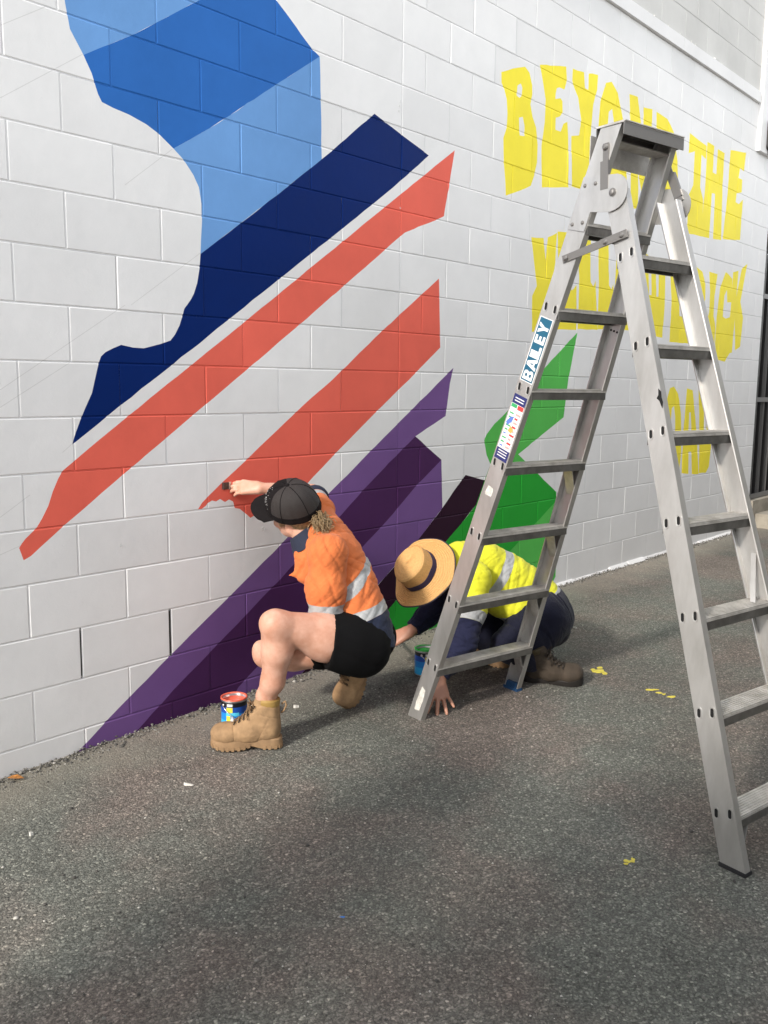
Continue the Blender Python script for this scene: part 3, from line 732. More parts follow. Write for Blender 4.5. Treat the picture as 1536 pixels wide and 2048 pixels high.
# ------------------------------------------------------------------ dark gate in the doorway, step and lamp by it
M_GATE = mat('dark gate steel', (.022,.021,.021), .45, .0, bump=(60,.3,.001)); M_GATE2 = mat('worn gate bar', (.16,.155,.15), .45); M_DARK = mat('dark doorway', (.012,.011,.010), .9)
M_CONC = mat('rough concrete', (.30,.27,.22), .85, bump=(40,.7,.004), var=.25, vscale=6, coord='World')
G = empty('security_gate', (9.3, .08, .35), 'dark barred metal gate closing the doorway at the right end of the wall', 'gate')
zs, zt = .345, 2.70
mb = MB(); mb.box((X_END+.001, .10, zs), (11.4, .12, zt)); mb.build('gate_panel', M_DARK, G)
for i in range(19):
    x = X_END + .05 + i*.10
    mb = MB(); mb.box((x-.011, .045, zs+.03), (x+.011, .075, zt-.02)); mb.box((x-.004, .0405, zs+.03), (x+.003, .0445, zt-.02)); mb.build('bar', [M_GATE2 if i % 2 else M_GATE], G)
for z_ in (2.29, 1.315, zs+.03): 
    mb = MB(); mb.box((X_END+.002, .03, z_-.022), (11.4, .039, z_+.022)); mb.build('cross_rail', M_GATE2, G)
mb = MB(); mb.box((X_END+.0008, .001, zs), (X_END+.020, .095, zt)); mb.build('gate_frame', M_GATE, G)
o = None
mb = MB(); mb.box((X_END+.02, -.03, -.1), (11.5, .3, zs)); mb.box((X_END+.10, -.34, -.1), (11.5, -.033, .215)); o = mb.build('door_step', M_CONC); tag(o, 'pale concrete door step below the dark gate', 'step')
lp = np.array([8.62, 0, 3.62]); LX = on_wall(1528, 272)
Lm = empty('wall_lamp', (LX[0]+.02, -.036, LX[1]), 'black framed bulkhead lamp with a cream lens on the white pier by the gate', 'lamp')
M_BLK = mat('black plastic', (.015,.015,.015), .5); M_LENS = mat('cream lamp lens', (.78,.74,.52), .35)
def rr(wd, h, r, n=5):
    P = []
    for cx_, cy_, a0 in ((wd-r,h-r,0),(-(wd-r),h-r,90),(-(wd-r),-(h-r),180),(wd-r,-(h-r),270)): P += arc((cx_,cy_), r, R(a0), R(a0+90), n)
    return P
cx0, cz0 = LX[0]+.10, LX[1]
mb = MB(); mb.prism(rr(.13,.125,.03), lambda u, v, t: (cx0+u*(1-t*.2), -.036-t, cz0+v*(1-t*.2)), 0, .055); mb.build('housing', M_BLK, Lm)
mb = MB(); mb.prism(rr(.112,.105,.03), lambda u, v, t: (cx0+u*(1-max(0,t-.05)*4), -.036-t, cz0+v*(1-max(0,t-.05)*4)), .0552, .095); mb.build('lens', M_LENS, Lm)
mb = MB(); mb.tube([(cx0-.09,-.05,cz0-.125),(cx0-.09,-.05,cz0-.15),(cx0-.07,-.045,cz0-.165)], .010, 8); mb.build('cable_gland', M_BLK, Lm)
print('site', round(time.time()-T0, 1))
# ------------------------------------------------------------------ unseen opposite building, annexe and post, added and shaped to block sun and sky
M_OPP = mat('grey render', (.34,.33,.31), .85, bump=(30,.4,.004), var=.12, vscale=2, coord='World')
mb = MB(); mb.box((2.5, -10.0, -.3), (30.0, -3.75, 3.2)); mb.box((-3.4, -9.0, -.3), (-1.15, -1.93, 2.35)); mb.box((-1.5, -1.76, -.3), (-1.16, -1.26, 2.15))
o = mb.build('unseen_light_blocks', M_OPP); tag(o, None, None, None, 'structure')
# unseen pale footpath left of the camera, added to bounce light onto the wall
M_PAVE = mat('pale bounce paving', (.68,.65,.58), .8, bump=(50,.4,.003), var=.12, vscale=3, coord='World')
mb = MB()
for i in range(8):
    for j in range(8): mb.box((-9.5+i*1.25, -9.0+j*1.25-1.0, -.3), (-9.5+i*1.25+1.235, -9.0+j*1.25+.235, gz(0)+.022))
o = mb.build('bounce_footpath', M_PAVE); tag(o, None, None, None, 'structure')
# ------------------------------------------------------------------ double sided aluminium step ladder
M_ALU = mat('brushed aluminium', (.63,.62,.605), .42, .78, bump=(55,.45,.0012), coord='World', col2=(.46,.45,.43), vscale=9, stretch=(1,1,.3))
M_ALU2 = mat('worn tread aluminium', (.68,.66,.63), .5, .65, bump=(80,.5,.0015), coord='World', col2=(.45,.43,.40), vscale=16)
M_LIP = mat('reflection dark tread lip', (.26,.255,.245), .4, .85, bump=(80,.4,.001), coord='World', col2=(.16,.155,.15), vscale=14)  # tread aluminium, colour darkened for the asphalt it would mirror
M_STEEL = mat('grey steel fitting', (.23,.22,.21), .45, .7, bump=(60,.3,.001)); M_RUB = mat('black rubber', (.015,.015,.017), .8); M_BRUB = mat('blue rubber foot', (.012,.055,.14), .6)
M_HOLE = mat('dark hole', (.006,.006,.006), .9)
F1 = np.array([2.725, -.795]); F2 = np.array([2.46, -2.20]); SA = np.append(unit(F2-F1), 0); WA = np.array([-SA[1], SA[0], 0.]); WA = WA if WA[0] > 0 else -WA
LAD = empty('step_ladder', (*(F1+F2)/2 + (WA*.28)[:2], gz(2.7)), 'tall double sided aluminium step ladder standing open over the asphalt', 'ladder')
def lp3(s, w_, z): return np.array([F1[0], F1[1], 0]) + SA*s + WA*w_ + np.array([0,0,z])
sL = lambda z: -.045 + .3555*z
sR = lambda z: 1.432 - .3150*z
wLn = lambda z: .006 + .060*z
wLf = lambda z: .600 - .066*z
wRn = lambda z: .012 + .0588*z
wRf = lambda z: .480 - .022*z
WEB, FLG, THK = .078, .026, .0032
def stile(name, sf, wf, z0, z1, inward):
    """C-channel: web outside, two flanges turned in"""
    a, b = lp3(sf(z0), wf(z0), z0), lp3(sf(z1), wf(z1), z1); d = unit(b-a)
    n = unit(WA*inward - d*np.dot(WA*inward, d)); e = np.cross(d, n); e = e if np.dot(e, SA) > 0 else -e
    h = WEB/2
    sec = [(-h,0),(h,0),(h,FLG),(h-.004,FLG+.001),(h-.0055,FLG-.001),(h-THK,THK),(-h+THK,THK),(-h+.0055,FLG-.001),(-h+.004,FLG+.001),(-h,FLG)]
    V = []
    for P, zc in ((a, z0), (b, z1)):
        for u, v in sec:
            q = P + e*u + n*v; q = q + d*((zc-q[2])/d[2]); V.append(q)
    k = len(sec); Fc = [(i, (i+1) % k, k+(i+1) % k, k+i) for i in range(k)]
    Fc += [(0,1,5,6),(1,2,3,4),(1,4,5,5)[:3],(0,6,7),(0,7,8,9)]; Fc += [tuple(k+i for i in f) for f in ((0,1,5,6),(1,2,3,4),(1,4,5),(0,6,7),(0,7,8,9))]
    mb = MB(); mb.add(V, Fc); o = mb.build(name, M_ALU, LAD)
    return o, (a, d, e, n)
gl, gr_ = gz(2.7)+.001, gz(2.46)+.001
ZTOP = 2.250
st = {}
for key, sf, wf, z0, z1, inw in (('Ln', sL, wLn, gz(2.71)+.002, ZTOP, 1), ('Lf', sL, wLf, gz(3.25)+.012, ZTOP, -1), ('Rn', sR, wRn, gz(2.46)+.010, 2.045, 1), ('Rf', sR, wRf, gz(2.9)+.010, 2.045, -1)):
    st[key] = stile('stile', sf, wf, z0, z1, inw)
def on_stile(key, z, u=0, out=0.0):
    """point on the outer web at height z, u across the web, out = proud of it"""
    a, d, e, n = st[key][1]; p = a + d*((z-a[2])/d[2]); return p + e*u - n*out
# feet
for key, m in (('Lf', M_BRUB), ('Rn', M_RUB), ('Rf', M_RUB)):
    a, d, e, n = st[key][1]; mb = MB(); e2 = unit(np.array([e[0], e[1], 0])); n2 = unit(np.array([n[0], n[1], 0])); c = a + n2*FLG/2
    zg = gz(c[0]); up = np.array([0,0,1.])
    mb.bar(c*[1,1,0]+up*(zg-.001), c*[1,1,0]+up*(a[2]+.002), e2, n2, WEB/2+.004, FLG/2+.004)
    mb.bar(c*[1,1,0]+up*(a[2]+.0022)+n2*.004, c*[1,1,0]+up*(a[2]+.022)+n2*.004+d*.004, e2, n2, WEB/2-.006, FLG/2-.006)
    mb.build('foot', m, st[key][0])
# treads
def tread(z, sf, wn, wf, key_n, front):
    """folded tread: ribbed top, a lip in front and behind; front = +1 when the climber's side is towards +s"""
    a = wn(z)+THK+.0005; b = wf(z)-THK-.0005; s0 = sf(z); hw = WEB/2-.002
    mb = MB()
    P = lambda s, w_, zz: lp3(s0+s, w_, z+zz)
    def slab(s_lo, s_hi, z_lo, z_hi, m=0): mb.hexa([P(s_lo,a,z_lo),P(s_hi,a,z_lo),P(s_hi,b,z_lo),P(s_lo,b,z_lo),P(s_lo,a,z_hi),P(s_hi,a,z_hi),P(s_hi,b,z_hi),P(s_lo,b,z_hi)], m)
    slab(-hw, hw, -.003, 0); slab(-hw, -hw+.003, -.036, -.0031, 1); slab(hw-.003, hw, -.036, -.0031, 1)
    for s_ in (-hw, hw):
        sg = 1 if s_ > 0 else -1
        slab(min(s_, s_-sg*.010), max(s_, s_-sg*.010), -.0395, -.0362, 1)
        slab(min(s_+sg*.0001, s_+sg*.0022), max(s_+sg*.0001, s_+sg*.0022), -.012, -.004)      # moulded nose line
    for i in range(7):
        s_ = -hw+.008+i*(2*hw-.016)/6; slab(s_-.0018, s_+.0018, .0001, .0019)
    return mb.build('tread', [M_ALU2, M_LIP], LAD)
ZL = [.272, .555, .843, 1.120, 1.401, 1.680, 1.955]; ZR = [.170, .448, .722, 1.000, 1.270, 1.545, 1.830]
for z in ZL: tread(z, sL, wLn, wLf, 'Ln', 1)
for z in ZR: tread(z, sR, wRn, wRf, 'Rn', 1)
# swaged tread ends seen as slots through the outer face of the near stiles
def obround(r, l, n=6): return arc((0, l), r, 0, math.pi, n) + arc((0, -l), r, math.pi, 2*math.pi, n)
for key, zs_ in (('Ln', ZL), ('Rn', ZR)):
    a, d, e, n = st[key][1]
    for z in zs_:
        for sg in (-1, 1):
            c = on_stile(key, z+.002, sg*.0225)
            up = unit(np.array([0,0,1.]) - n*n[2] + d*.6); sd = np.cross(up, n)
            mb = MB(); o_, i_ = obround(.0088, .0095), obround(.0058, .0078); k = len(o_)
            V = [c + sd*u + up*v - n*.0002 for u, v in o_] + [c + sd*u*.97 + up*v*.97 - n*.0022 for u, v in o_] + [c + sd*u + up*v - n*.0016 for u, v in i_] + [c + sd*u + up*v - n*.0003 for u, v in i_]
            Fc = [(i, (i+1) % k, k+(i+1) % k, k+i) for i in range(k)] + [(k+i, k+(i+1) % k, 2*k+(i+1) % k, 2*k+i) for i in range(k)] + [(2*k+i, 2*k+(i+1) % k, 3*k+(i+1) % k, 3*k+i) for i in range(k)]
            mb.add(V, Fc, 0); mb.add([V[3*k+i] for i in range(k)], [tuple(range(k))], 1)
            mb.build('tread_slot', [M_ALU, M_HOLE], st[key][0])
# hinge plates, one each side
def disc_arc(c, r, a0, a1, n=10): return arc(c, r, a0, a1, n)
def plate(key, wsgn, wfun, wfun2):
    zt_, zb_ = 2.085, 1.905
    mid = 2.045; sH = sR(2.035)-.004
    w0 = lambda z: (wfun(z) if wsgn < 0 else wfun(z))
    P = lambda s, z, t: lp3(s, w0(z)+wsgn*t, z)
    lo = [(sL(1.930)-WEB*.54, 1.930),(sL(1.975)+WEB*.45, 1.975)]
    poly = [(sL(1.945)-WEB*.53, 1.942),(sL(1.925)+WEB*.50, 1.925),(sL(1.985)+WEB*.50, 1.985),(sH-.01, 1.975)] + disc_arc((sH, 2.035), .058, R(-75), R(95), 10) + [(sL(2.10)+WEB*.45, 2.098),(sL(2.10)-WEB*.53, 2.105)]
    mb = MB(); mb.prism(poly, lambda s, z, t: P(s, z, t), .0006, .0042); pl = mb.build('hinge_plate', M_ALU, LAD)
    def bolt(s, z, r, h):
        mb = MB(); c = P(s, z, .0042); ax = WA*wsgn; M = m4(frame(ax, (0,0,1)), c) @ Matrix.Rotation(R(90), 4, 'Y')
        mb.lathe([(r*1.25,0),(r*1.25,h*.3),(r,h*.32),(r*.8,h*.85),(r*.4,h),(0.0001,h*1.02)], 12, M); mb.build('bolt', M_STEEL, pl)
    bolt(sH, 2.035, .011, .010)
    for z in (1.955, 2.075):
        for sg in (-.024, .020): bolt(sL(z)+sg, z, .0055, .005)
    return pl
plate('Ln', -1, wLn, wRn)
plate('Lf', 1, wLf, wRf)
# top cap
zc = ZTOP
mb = MB(); s0, s1 = sL(zc)-.058, sL(zc)+.055; wa, wb = wLn(zc)-.004, wLf(zc)+.008
def hx(sa, sb, w0_, w1_, za, zb, m=0): mb.hexa([lp3(sa,w0_,za),lp3(sb,w0_,za),lp3(sb,w1_,za),lp3(sa,w1_,za),lp3(sa,w0_,zb),lp3(sb,w0_,zb),lp3(sb,w1_,zb),lp3(sa,w1_,zb)], m)
hx(s0, s1, wa, wb, zc+.001, zc+.004, 1); hx(s1-.003, s1, wa, wb, zc-.036, zc+.0008); hx(s0, s0+.003, wa, wb, zc-.036, zc+.0008)
hx(s0+.0035, s1-.0035, wb-.003, wb, zc-.030, zc+.0008)
hx(s0-.003, s1+.004, wa+.001, wb-.001, zc+.0042, zc+.0075, 1)
mb.build('top_cap', [M_STEEL, M_ALU2], LAD)
mb = MB(); hx(sL(2.12)-.036, sL(2.12)-.033, wLn(2.12)+.004, wLf(2.12)-.004, 2.15, 2.235); hx(sL(2.17)-.03, sL(2.17)+.034, wLn(2.17)+.006, wLf(2.17)-.006, 2.206, 2.210); mb.build('top_web', M_ALU2, LAD)
# locking catches hanging from the top of each left stile
for key, sg, wf, ang in (('Ln', -1, wLn, 0.02), ('Lf', 1, wLf, -.42)):
    base = lp3(sL(2.185)+.012, wf(2.185)+sg*.004, 2.185); mb = MB()
    dn = unit(np.array([0,0,-1.]) + SA*(.05 if sg < 0 else .45)); e_ = np.cross(dn, WA)
    mb.bar(base - dn*.012, base+dn*.045, e_, WA, .011, .002); mb.bar(base+dn*.045+WA*sg*.004, base+dn*.135+WA*sg*.004, e_, WA, .0155, .0055); mb.bar(base+dn*.135+WA*sg*.004, base+dn*.152+WA*sg*.004+e_*.004, e_, WA, .010, .004)
    mb.lathe([(.011,0),(.011,.004),(.007,.009),(.0001,.0095)], 12, m4(frame(WA*sg, (0,0,1)), base+WA*sg*.002) @ Matrix.Rotation(R(90), 4, 'Y'))
    mb.build('catch', M_STEEL, LAD)
# spreader arm between the near stiles, and rivets
A_ = on_stile('Ln', 1.845, .0, .004); B_ = on_stile('Rn', 1.892, .004, .006); mb = MB(); d_ = unit(B_-A_); up = unit(np.cross(d_, WA)); Mid = A_ + (B_-A_)*.72
mb.bar(A_-d_*.016, Mid+d_*.02, up, WA, .0125, .0018); mb.bar(Mid-d_*.02-WA*.0042, B_+d_*.02-WA*.0042, up, WA, .0125, .0018)
for c in (A_, Mid, B_): mb.lathe([(.010,0),(.010,.005),(.006,.010),(.0001,.0105)], 12, m4(frame(-WA, (0,0,1)), c-WA*.002) @ Matrix.Rotation(R(90), 4, 'Y'))
mb.build('spreader_arm', M_STEEL, LAD)
# diagonal braces under the treads: folded plates left, flat straps right
def brace(sf, wf, z, side, ds, kind):
    t = lp3(sf(z)+ds, wf(z)-side*(.115 if kind else .075), z-.034 if not kind else z-.004); q = lp3(sf(z-.14)+ds, wf(z-.14)-side*.004, z-.145)
    if kind == 2: t, q = lp3(sf(z)+ds, wf(z)-side*.075, z+.002), lp3(sf(z+.15)+ds, wf(z+.15)-side*.006, z+.15)
    mb = MB(); d = unit(q-t); mb.bar(t, q, SA, np.cross(d, SA), (.022 if not kind else .009), .0018)
    if not kind: mb.prism([(0,0),(1,0),(1,1)], lambda u, v, tt: lp3(sf(z-.033-.10*v)+ds-.02+tt, wf(z-.033-.1*v)-side*(.072*(1-u)+.004), z-.034-.10*v), 0, .002)
    mb.build('brace', M_ALU2 if not kind else M_ALU, LAD)
for z in (ZL[0], ZL[1], ZL[2], ZL[3]): brace(sL, wLf, z, 1, .01, 0)
brace(sR, wRf, ZR[2], 1, .012, 2); brace(sR, wRf, ZR[1], 1, .012, 2); brace(sR, wRn, ZR[0], -1, .012, 1); brace(sR, wRf, ZR[0], 1, .012, 1)
# three rivets inside the far left stile
for i in range(3):
    a, d, e, n = st['Lf'][1]; c = on_stile('Lf', 1.62, -.018+i*.015) + n*(THK+.0002)
    mb = MB(); mb.lathe([(.0045,0),(.004,.002),(.0001,.0025)], 10, m4(frame(n, (0,0,1)), c) @ Matrix.Rotation(R(90), 4, 'Y')); mb.build('rivet', M_HOLE, st['Lf'][0])
# stickers on the near left stile
M_TEAL = mat('teal sticker', (.012,.095,.165), .35); M_WST = mat('white sticker', (.74,.74,.73), .35); M_NAVY = mat('navy sticker', (.025,.03,.13), .35)
M_RED = mat('red print', (.62,.05,.05), .4); M_GRN = mat('green print', (.04,.33,.12), .4); M_ORG = mat('orange print', (.75,.36,.10), .4); M_PNK = mat('pale red print', (.72,.32,.30), .4); M_WORN = mat('worn sticker glue', (.60,.58,.53), .7, var=.25, vscale=40, coord='World')
a, d, e, n = st['Ln'][1]
def sticker(name, px0, px1, wd, paintf, mats):
    """name, lower and upper pixel of the strip's middle on the photo's stile; t runs up the stile"""
    def zfind(px, py):
        best = min(np.arange(.02, 2.2, .002), key=lambda z: abs(1024 - F_PX*((on_stile('Ln', z)-CAM)@UPV)/((on_stile('Ln', z)-CAM)@FW) - py)); return best
    z0, z1 = zfind(*px0), zfind(*px1); Ln = (z1-z0)/d[2]; base = on_stile('Ln', z0)
    P = lambda u, v, h: base + d*u*Ln + e*v*wd/2 - n*(.0004+h)
    mb = MB(); paintf(mb, P, Ln); return mb.build(name, mats, st['Ln'][0])
def quad(mb, P, u0, u1, v0, v1, h, m): mb.prism([(u0,v0),(u1,v0),(u1,v1),(u0,v1)], lambda a_, b_, t: P(a_, b_, t), 0.0, h, m)
def f_name(mb, P, Ln):
    quad(mb, P, 0, 1, -1, 1, .0003, 1); quad(mb, P, .012, .988, -.90, .90, .0005, 0)
    # letters run up the stile, their tops towards the left edge; x along the stile, y up the letter
    G = {'B': [[(0,0),(.72,0),(.95,.1),(1,.28),(.86,.5),(.98,.72),(.9,.92),(.7,1),(0,1)], [(.32,.18),(.62,.18),(.68,.3),(.6,.4),(.32,.4)], [(.32,.6),(.6,.6),(.66,.7),(.6,.82),(.32,.82)]],
         'A': [[(0,0),(.3,0),(.37,.2),(.68,.2),(.75,0),(1.06,0),(.70,1),(.36,1)], [(.43,.38),(.62,.38),(.53,.72)]],
         'I': [[(0,0),(.34,0),(.34,1),(0,1)]],
         'L': [[(0,0),(.82,0),(.82,.24),(.33,.24),(.33,1),(0,1)]],
         'E': [[(0,0),(.85,0),(.85,.22),(.33,.22),(.33,.39),(.78,.39),(.78,.6),(.33,.6),(.33,.78),(.84,.78),(.84,1),(0,1)]],
         'Y': [[(.36,0),(.68,0),(.68,.4),(1.06,1),(.7,1),(.52,.64),(.34,1),(-.02,1),(.36,.4)]]}
    x = .035; 
    for ch in 'BAILEY':
        wd = {'I': .072, 'A': .185}.get(ch, .160); sx = wd/(.40 if ch == 'I' else 1.0)*(.92)
        for i, ring in enumerate(G[ch]):
            mb.prism([(x + px_*sx + .06*py_*sx*0, -(-.74 + 1.48*py_)) for px_, py_ in ring], lambda a_, b_, t: P(a_, b_, t), 0, .0008 if i == 0 else .0010, 1 if i == 0 else 0)
        x += wd*(1.0 if ch != 'I' else .86)
sticker('name_sticker', (1047,764), (1105,636), .064, f_name, [M_TEAL, M_WST])
def f_safe(mb, P, Ln):
    quad(mb, P, 0, 1, -1, 1, .0003, 0); quad(mb, P, 0, .17, -1, 1, .0005, 1); quad(mb, P, .86, 1, -1, 1, .0005, 1)
    quad(mb, P, .80, .855, -.95, -.05, .0005, 3); quad(mb, P, .79, .855, .05, .95, .0005, 2)
    for u in (.05, .09, .13, .90, .94): quad(mb, P, u, u+.014, -.7, .7, .0007, 0)
    rr_ = random.Random(3)
    for i in range(9):
        u = .20+i*.063; quad(mb, P, u, u+.022, -.85, -.85+rr_.uniform(.4,.8), .0005, 3 if i % 3 else 6); quad(mb, P, u, u+.03, .12, .12+rr_.uniform(.45,.8), .0005, 2 if i % 2 else 5)
    mb.prism([(.56,-.95),(.66,-.5),(.68,.0),(.60,-.1),(.52,-.6)], lambda a_, b_, t: P(a_, b_, t), 0, .0007, 6); mb.prism([(.45,-.3),(.53,-.1),(.50,.5),(.43,.3)], lambda a_, b_, t: P(a_, b_, t), 0, .0007, 4)
sticker('safety_sticker', (996,920), (1045,792), .066, f_safe, [M_WST, M_NAVY, M_RED, M_GRN, M_ORG, M_PNK, mat('blue print', (.10,.18,.5), .4)])
def f_sq(mb, P, Ln): mb.prism([(0,-.8),(.3,-1),(1,-.7),(.95,.6),(.6,.9),(.1,.8)], lambda a_, b_, t: P(a_, b_, t), 0, .0003, 0)
sticker('worn_sticker', (976,992), (981,974), .040, f_sq, [M_WORN]); sticker('worn_sticker', (835,1422), (845,1376), .036, f_sq, [M_WORN])
print('ladder', round(time.time()-T0, 1))
# a torn black scuff on the edge of the right near stile
c = on_stile('Rn', 1.365, WEB/2-.004, .0005); a, d, e, n = st['Rn'][1]; mb = MB()
mb.prism([(0,-.030),(.006,-.012),(.004,.004),(.006,.022),(-.002,.034),(-.006,.014),(-.014,.006),(-.006,-.004),(-.003,-.018)], lambda u, v, t: c + e*u + d*v - n*t, 0, .0012); mb.build('scuff', M_HOLE, st['Rn'][0])
# ------------------------------------------------------------------ people: shared parts
M_SKIN = mat('skin', (.535,.265,.175), .5, sss=.08, bump=(120,.4,.001), col2=(.655,.375,.275), vscale=18, coord='World')
M_SKIN2 = mat('tanned skin', (.44,.215,.14), .5, sss=.10, bump=(170,.3,.0008), col2=(.50,.26,.18), vscale=9, coord='World')
M_HAIR = mat('ash blond hair', (.27,.185,.095), .45, var=.45, vscale=90, coord='World')
M_HAIR2 = mat('brown hair', (.05,.03,.018), .5, var=.3, vscale=90, coord='World')
M_EYE = mat('eye white', (.75,.73,.70), .25); M_IRIS = mat('iris', (.05,.035,.02), .2)
def cloth(name, main, second, grey, weave=900):
    """one garment: main colour, a second colour and silver tape where the mesh says so"""
    m, n, b = new_mat(name); L = n.links
    def step(att):
        a = N(n, 'ShaderNodeAttribute', attribute_name=att); r = N(n, 'ShaderNodeMapRange', i_From_Min=-.0006, i_From_Max=.0006); L.new(a.outputs['Fac'], r.inputs[0]); return r.outputs[0]
    pos = N(n, 'ShaderNodeNewGeometry').outputs['Position']
    t = N(n, 'ShaderNodeTexNoise', i_Scale=11.0, i_Detail=5.0); L.new(pos, t.inputs['Vector'])
    mr = N(n, 'ShaderNodeMapRange', i_From_Min=.3, i_From_Max=.7, i_To_Min=.88, i_To_Max=1.08); L.new(t.outputs['Fac'], mr.inputs[0])
    m1 = N(n, 'ShaderNodeMix', data_type='RGBA'); m1.inputs[6].default_value = (*main, 1); m1.inputs[7].default_value = (*second, 1); L.new(step('second'), m1.inputs[0])
    tape = step('tape')
    m2 = N(n, 'ShaderNodeMix', data_type='RGBA'); m2.inputs[7].default_value = (*grey, 1); L.new(m1.outputs[2], m2.inputs[6]); L.new(tape, m2.inputs[0])
    sc = N(n, 'ShaderNodeVectorMath', operation='SCALE'); L.new(m2.outputs[2], sc.inputs[0]); L.new(mr.outputs[0], sc.inputs['Scale']); L.new(sc.outputs[0], b.inputs['Base Color'])
    rg = N(n, 'ShaderNodeMapRange', i_To_Min=.85, i_To_Max=.5); L.new(tape, rg.inputs[0]); L.new(rg.outputs[0], b.inputs['Roughness'])
    b.inputs['Sheen Weight'].default_value = .08; b.inputs['Specular IOR Level'].default_value = .25
    f1 = N(n, 'ShaderNodeTexNoise', i_Scale=38.0, i_Detail=4.0, i_Distortion=1.2); L.new(pos, f1.inputs['Vector'])
    f2 = N(n, 'ShaderNodeTexNoise', i_Scale=float(weave), i_Detail=1.0); L.new(pos, f2.inputs['Vector'])
    ad = N(n, 'ShaderNodeMath', operation='MULTIPLY_ADD', i_1=.12); L.new(f2.outputs['Fac'], ad.inputs[0]); L.new(f1.outputs['Fac'], ad.inputs[2])
    bp = N(n, 'ShaderNodeBump', i_Strength=.55, i_Distance=.006); L.new(ad.outputs[0], bp.inputs['Height']); L.new(bp.outputs[0], b.inputs['Normal'])
    return m
def seg_t(P, a, b):
    ab = b-a; return (P-a)@ab/(ab@ab)
def seg_d(P, a, b):
    t = np.clip(seg_t(P, a, b), 0, 1); return np.linalg.norm(P-a-t[:,None]*(b-a), axis=1)
def folds(V, Q, axis, amp, f_along, f_round, seed, mask=None):
    """soft creases: ridged noise, stretched square to axis"""
    n = vnormals(V, Q); ax = unit(axis); al = V@ax; rest = V - al[:,None]*ax
    warp = vnoise(V*7, seed+9)*.35
    q = rest*f_round + ax*((al*f_along+warp)[:,None])
    n1, n2 = vnoise(q, seed), vnoise(q*1.9+5, seed+3)
    d = amp*(.40*vnoise(q*.8+2, seed+5) - 1.0*np.exp(-(n1/.10)**2) - .55*np.exp(-(n2/.12)**2) + .35*np.exp(-((n1-.3)/.16)**2))
    if mask is not None: d = d*mask
    V = V + n*d[:,None]
    for _ in range(1):
        sm = np.zeros_like(V); ct = np.zeros(len(V))
        for i in range(4):
            for j in ((i+1) % 4, (i+3) % 4): np.add.at(sm, Q[:, i], V[Q[:, j]]); np.add.at(ct, Q[:, i], 1)
        V = .6*V + .4*sm/np.maximum(ct, 1)[:,None]
    return V
def head(vol, Hm, c, sc=1.0):
    """skull, jaw, nose, lips, brow, ears: face looks along Hm's first column, up is its third"""
    P = lambda x, y, z: np.asarray(c) + (Hm[:,0]*x + Hm[:,1]*y + Hm[:,2]*z)*sc
    r = lambda *a: tuple(q*sc for q in a)
    vol.ell(P(-.012,0,.035), r(.094,.074,.082), Hm, .02)
    vol.ell(P(.030,0,-.035), r(.060,.055,.078), Hm, .03)
    vol.ell(P(.052,0,-.085), r(.030,.030,.026), Hm, .025)
    vol.ell(P(.030,.038,-.060), r(.040,.018,.030), Hm, .02); vol.ell(P(.030,-.038,-.060), r(.040,.018,.030), Hm, .02)
    for s in (-1, 1):
        vol.ell(P(.086,s*.032,.006), r(.017,.019,.013), Hm, .012, sub=True)
        vol.ell(P(.070,s*.040,-.022), r(.022,.020,.018), Hm, .02)
        vol.ell(P(-.004,s*.076,-.006), r(.017,.0075,.030), Hm, .006); vol.ell(P(.002,s*.0775,-.022), r(.010,.007,.012), Hm, .004)
        vol.ell(P(-.003,s*.084,-.004), r(.009,.006,.018), Hm, .004, sub=True)
        vol.cone(P(.080,s*.016,.026), P(.070,s*.048,.024), .008*sc, .006*sc, .010)
    vol.cone(P(.090,0,.012), P(.110,0,-.026), .0065*sc, .0105*sc, .010)
    for s in (-1, 1): vol.ell(P(.098,s*.012,-.030), r(.010,.008,.008), Hm, .006)
    vol.ell(P(.090,0,-.054), r(.012,.022,.0055), Hm, .004); vol.ell(P(.088,0,-.064), r(.012,.020,.0065), Hm, .004)
    return P
def eyes(parent, P, Hm, sc=1.0):
    for s in (-1, 1):
        mb = MB(); M = m4(Hm, P(.074, s*.032, .005)) @ Matrix.Rotation(R(90), 4, 'Y')
        mb.lathe([(.0001,.0118*sc),(.004*sc,.0111*sc),(.0058*sc,.0103*sc)], 14, M, [1,1]); mb.lathe([(.0058*sc,.0103*sc),(.009*sc,.0077*sc),(.0118*sc,0),(.009*sc,-.0077*sc),(.0001,-.0118*sc)], 14, M)
        mb.build('eye', [M_EYE, M_IRIS], parent, smooth=True)
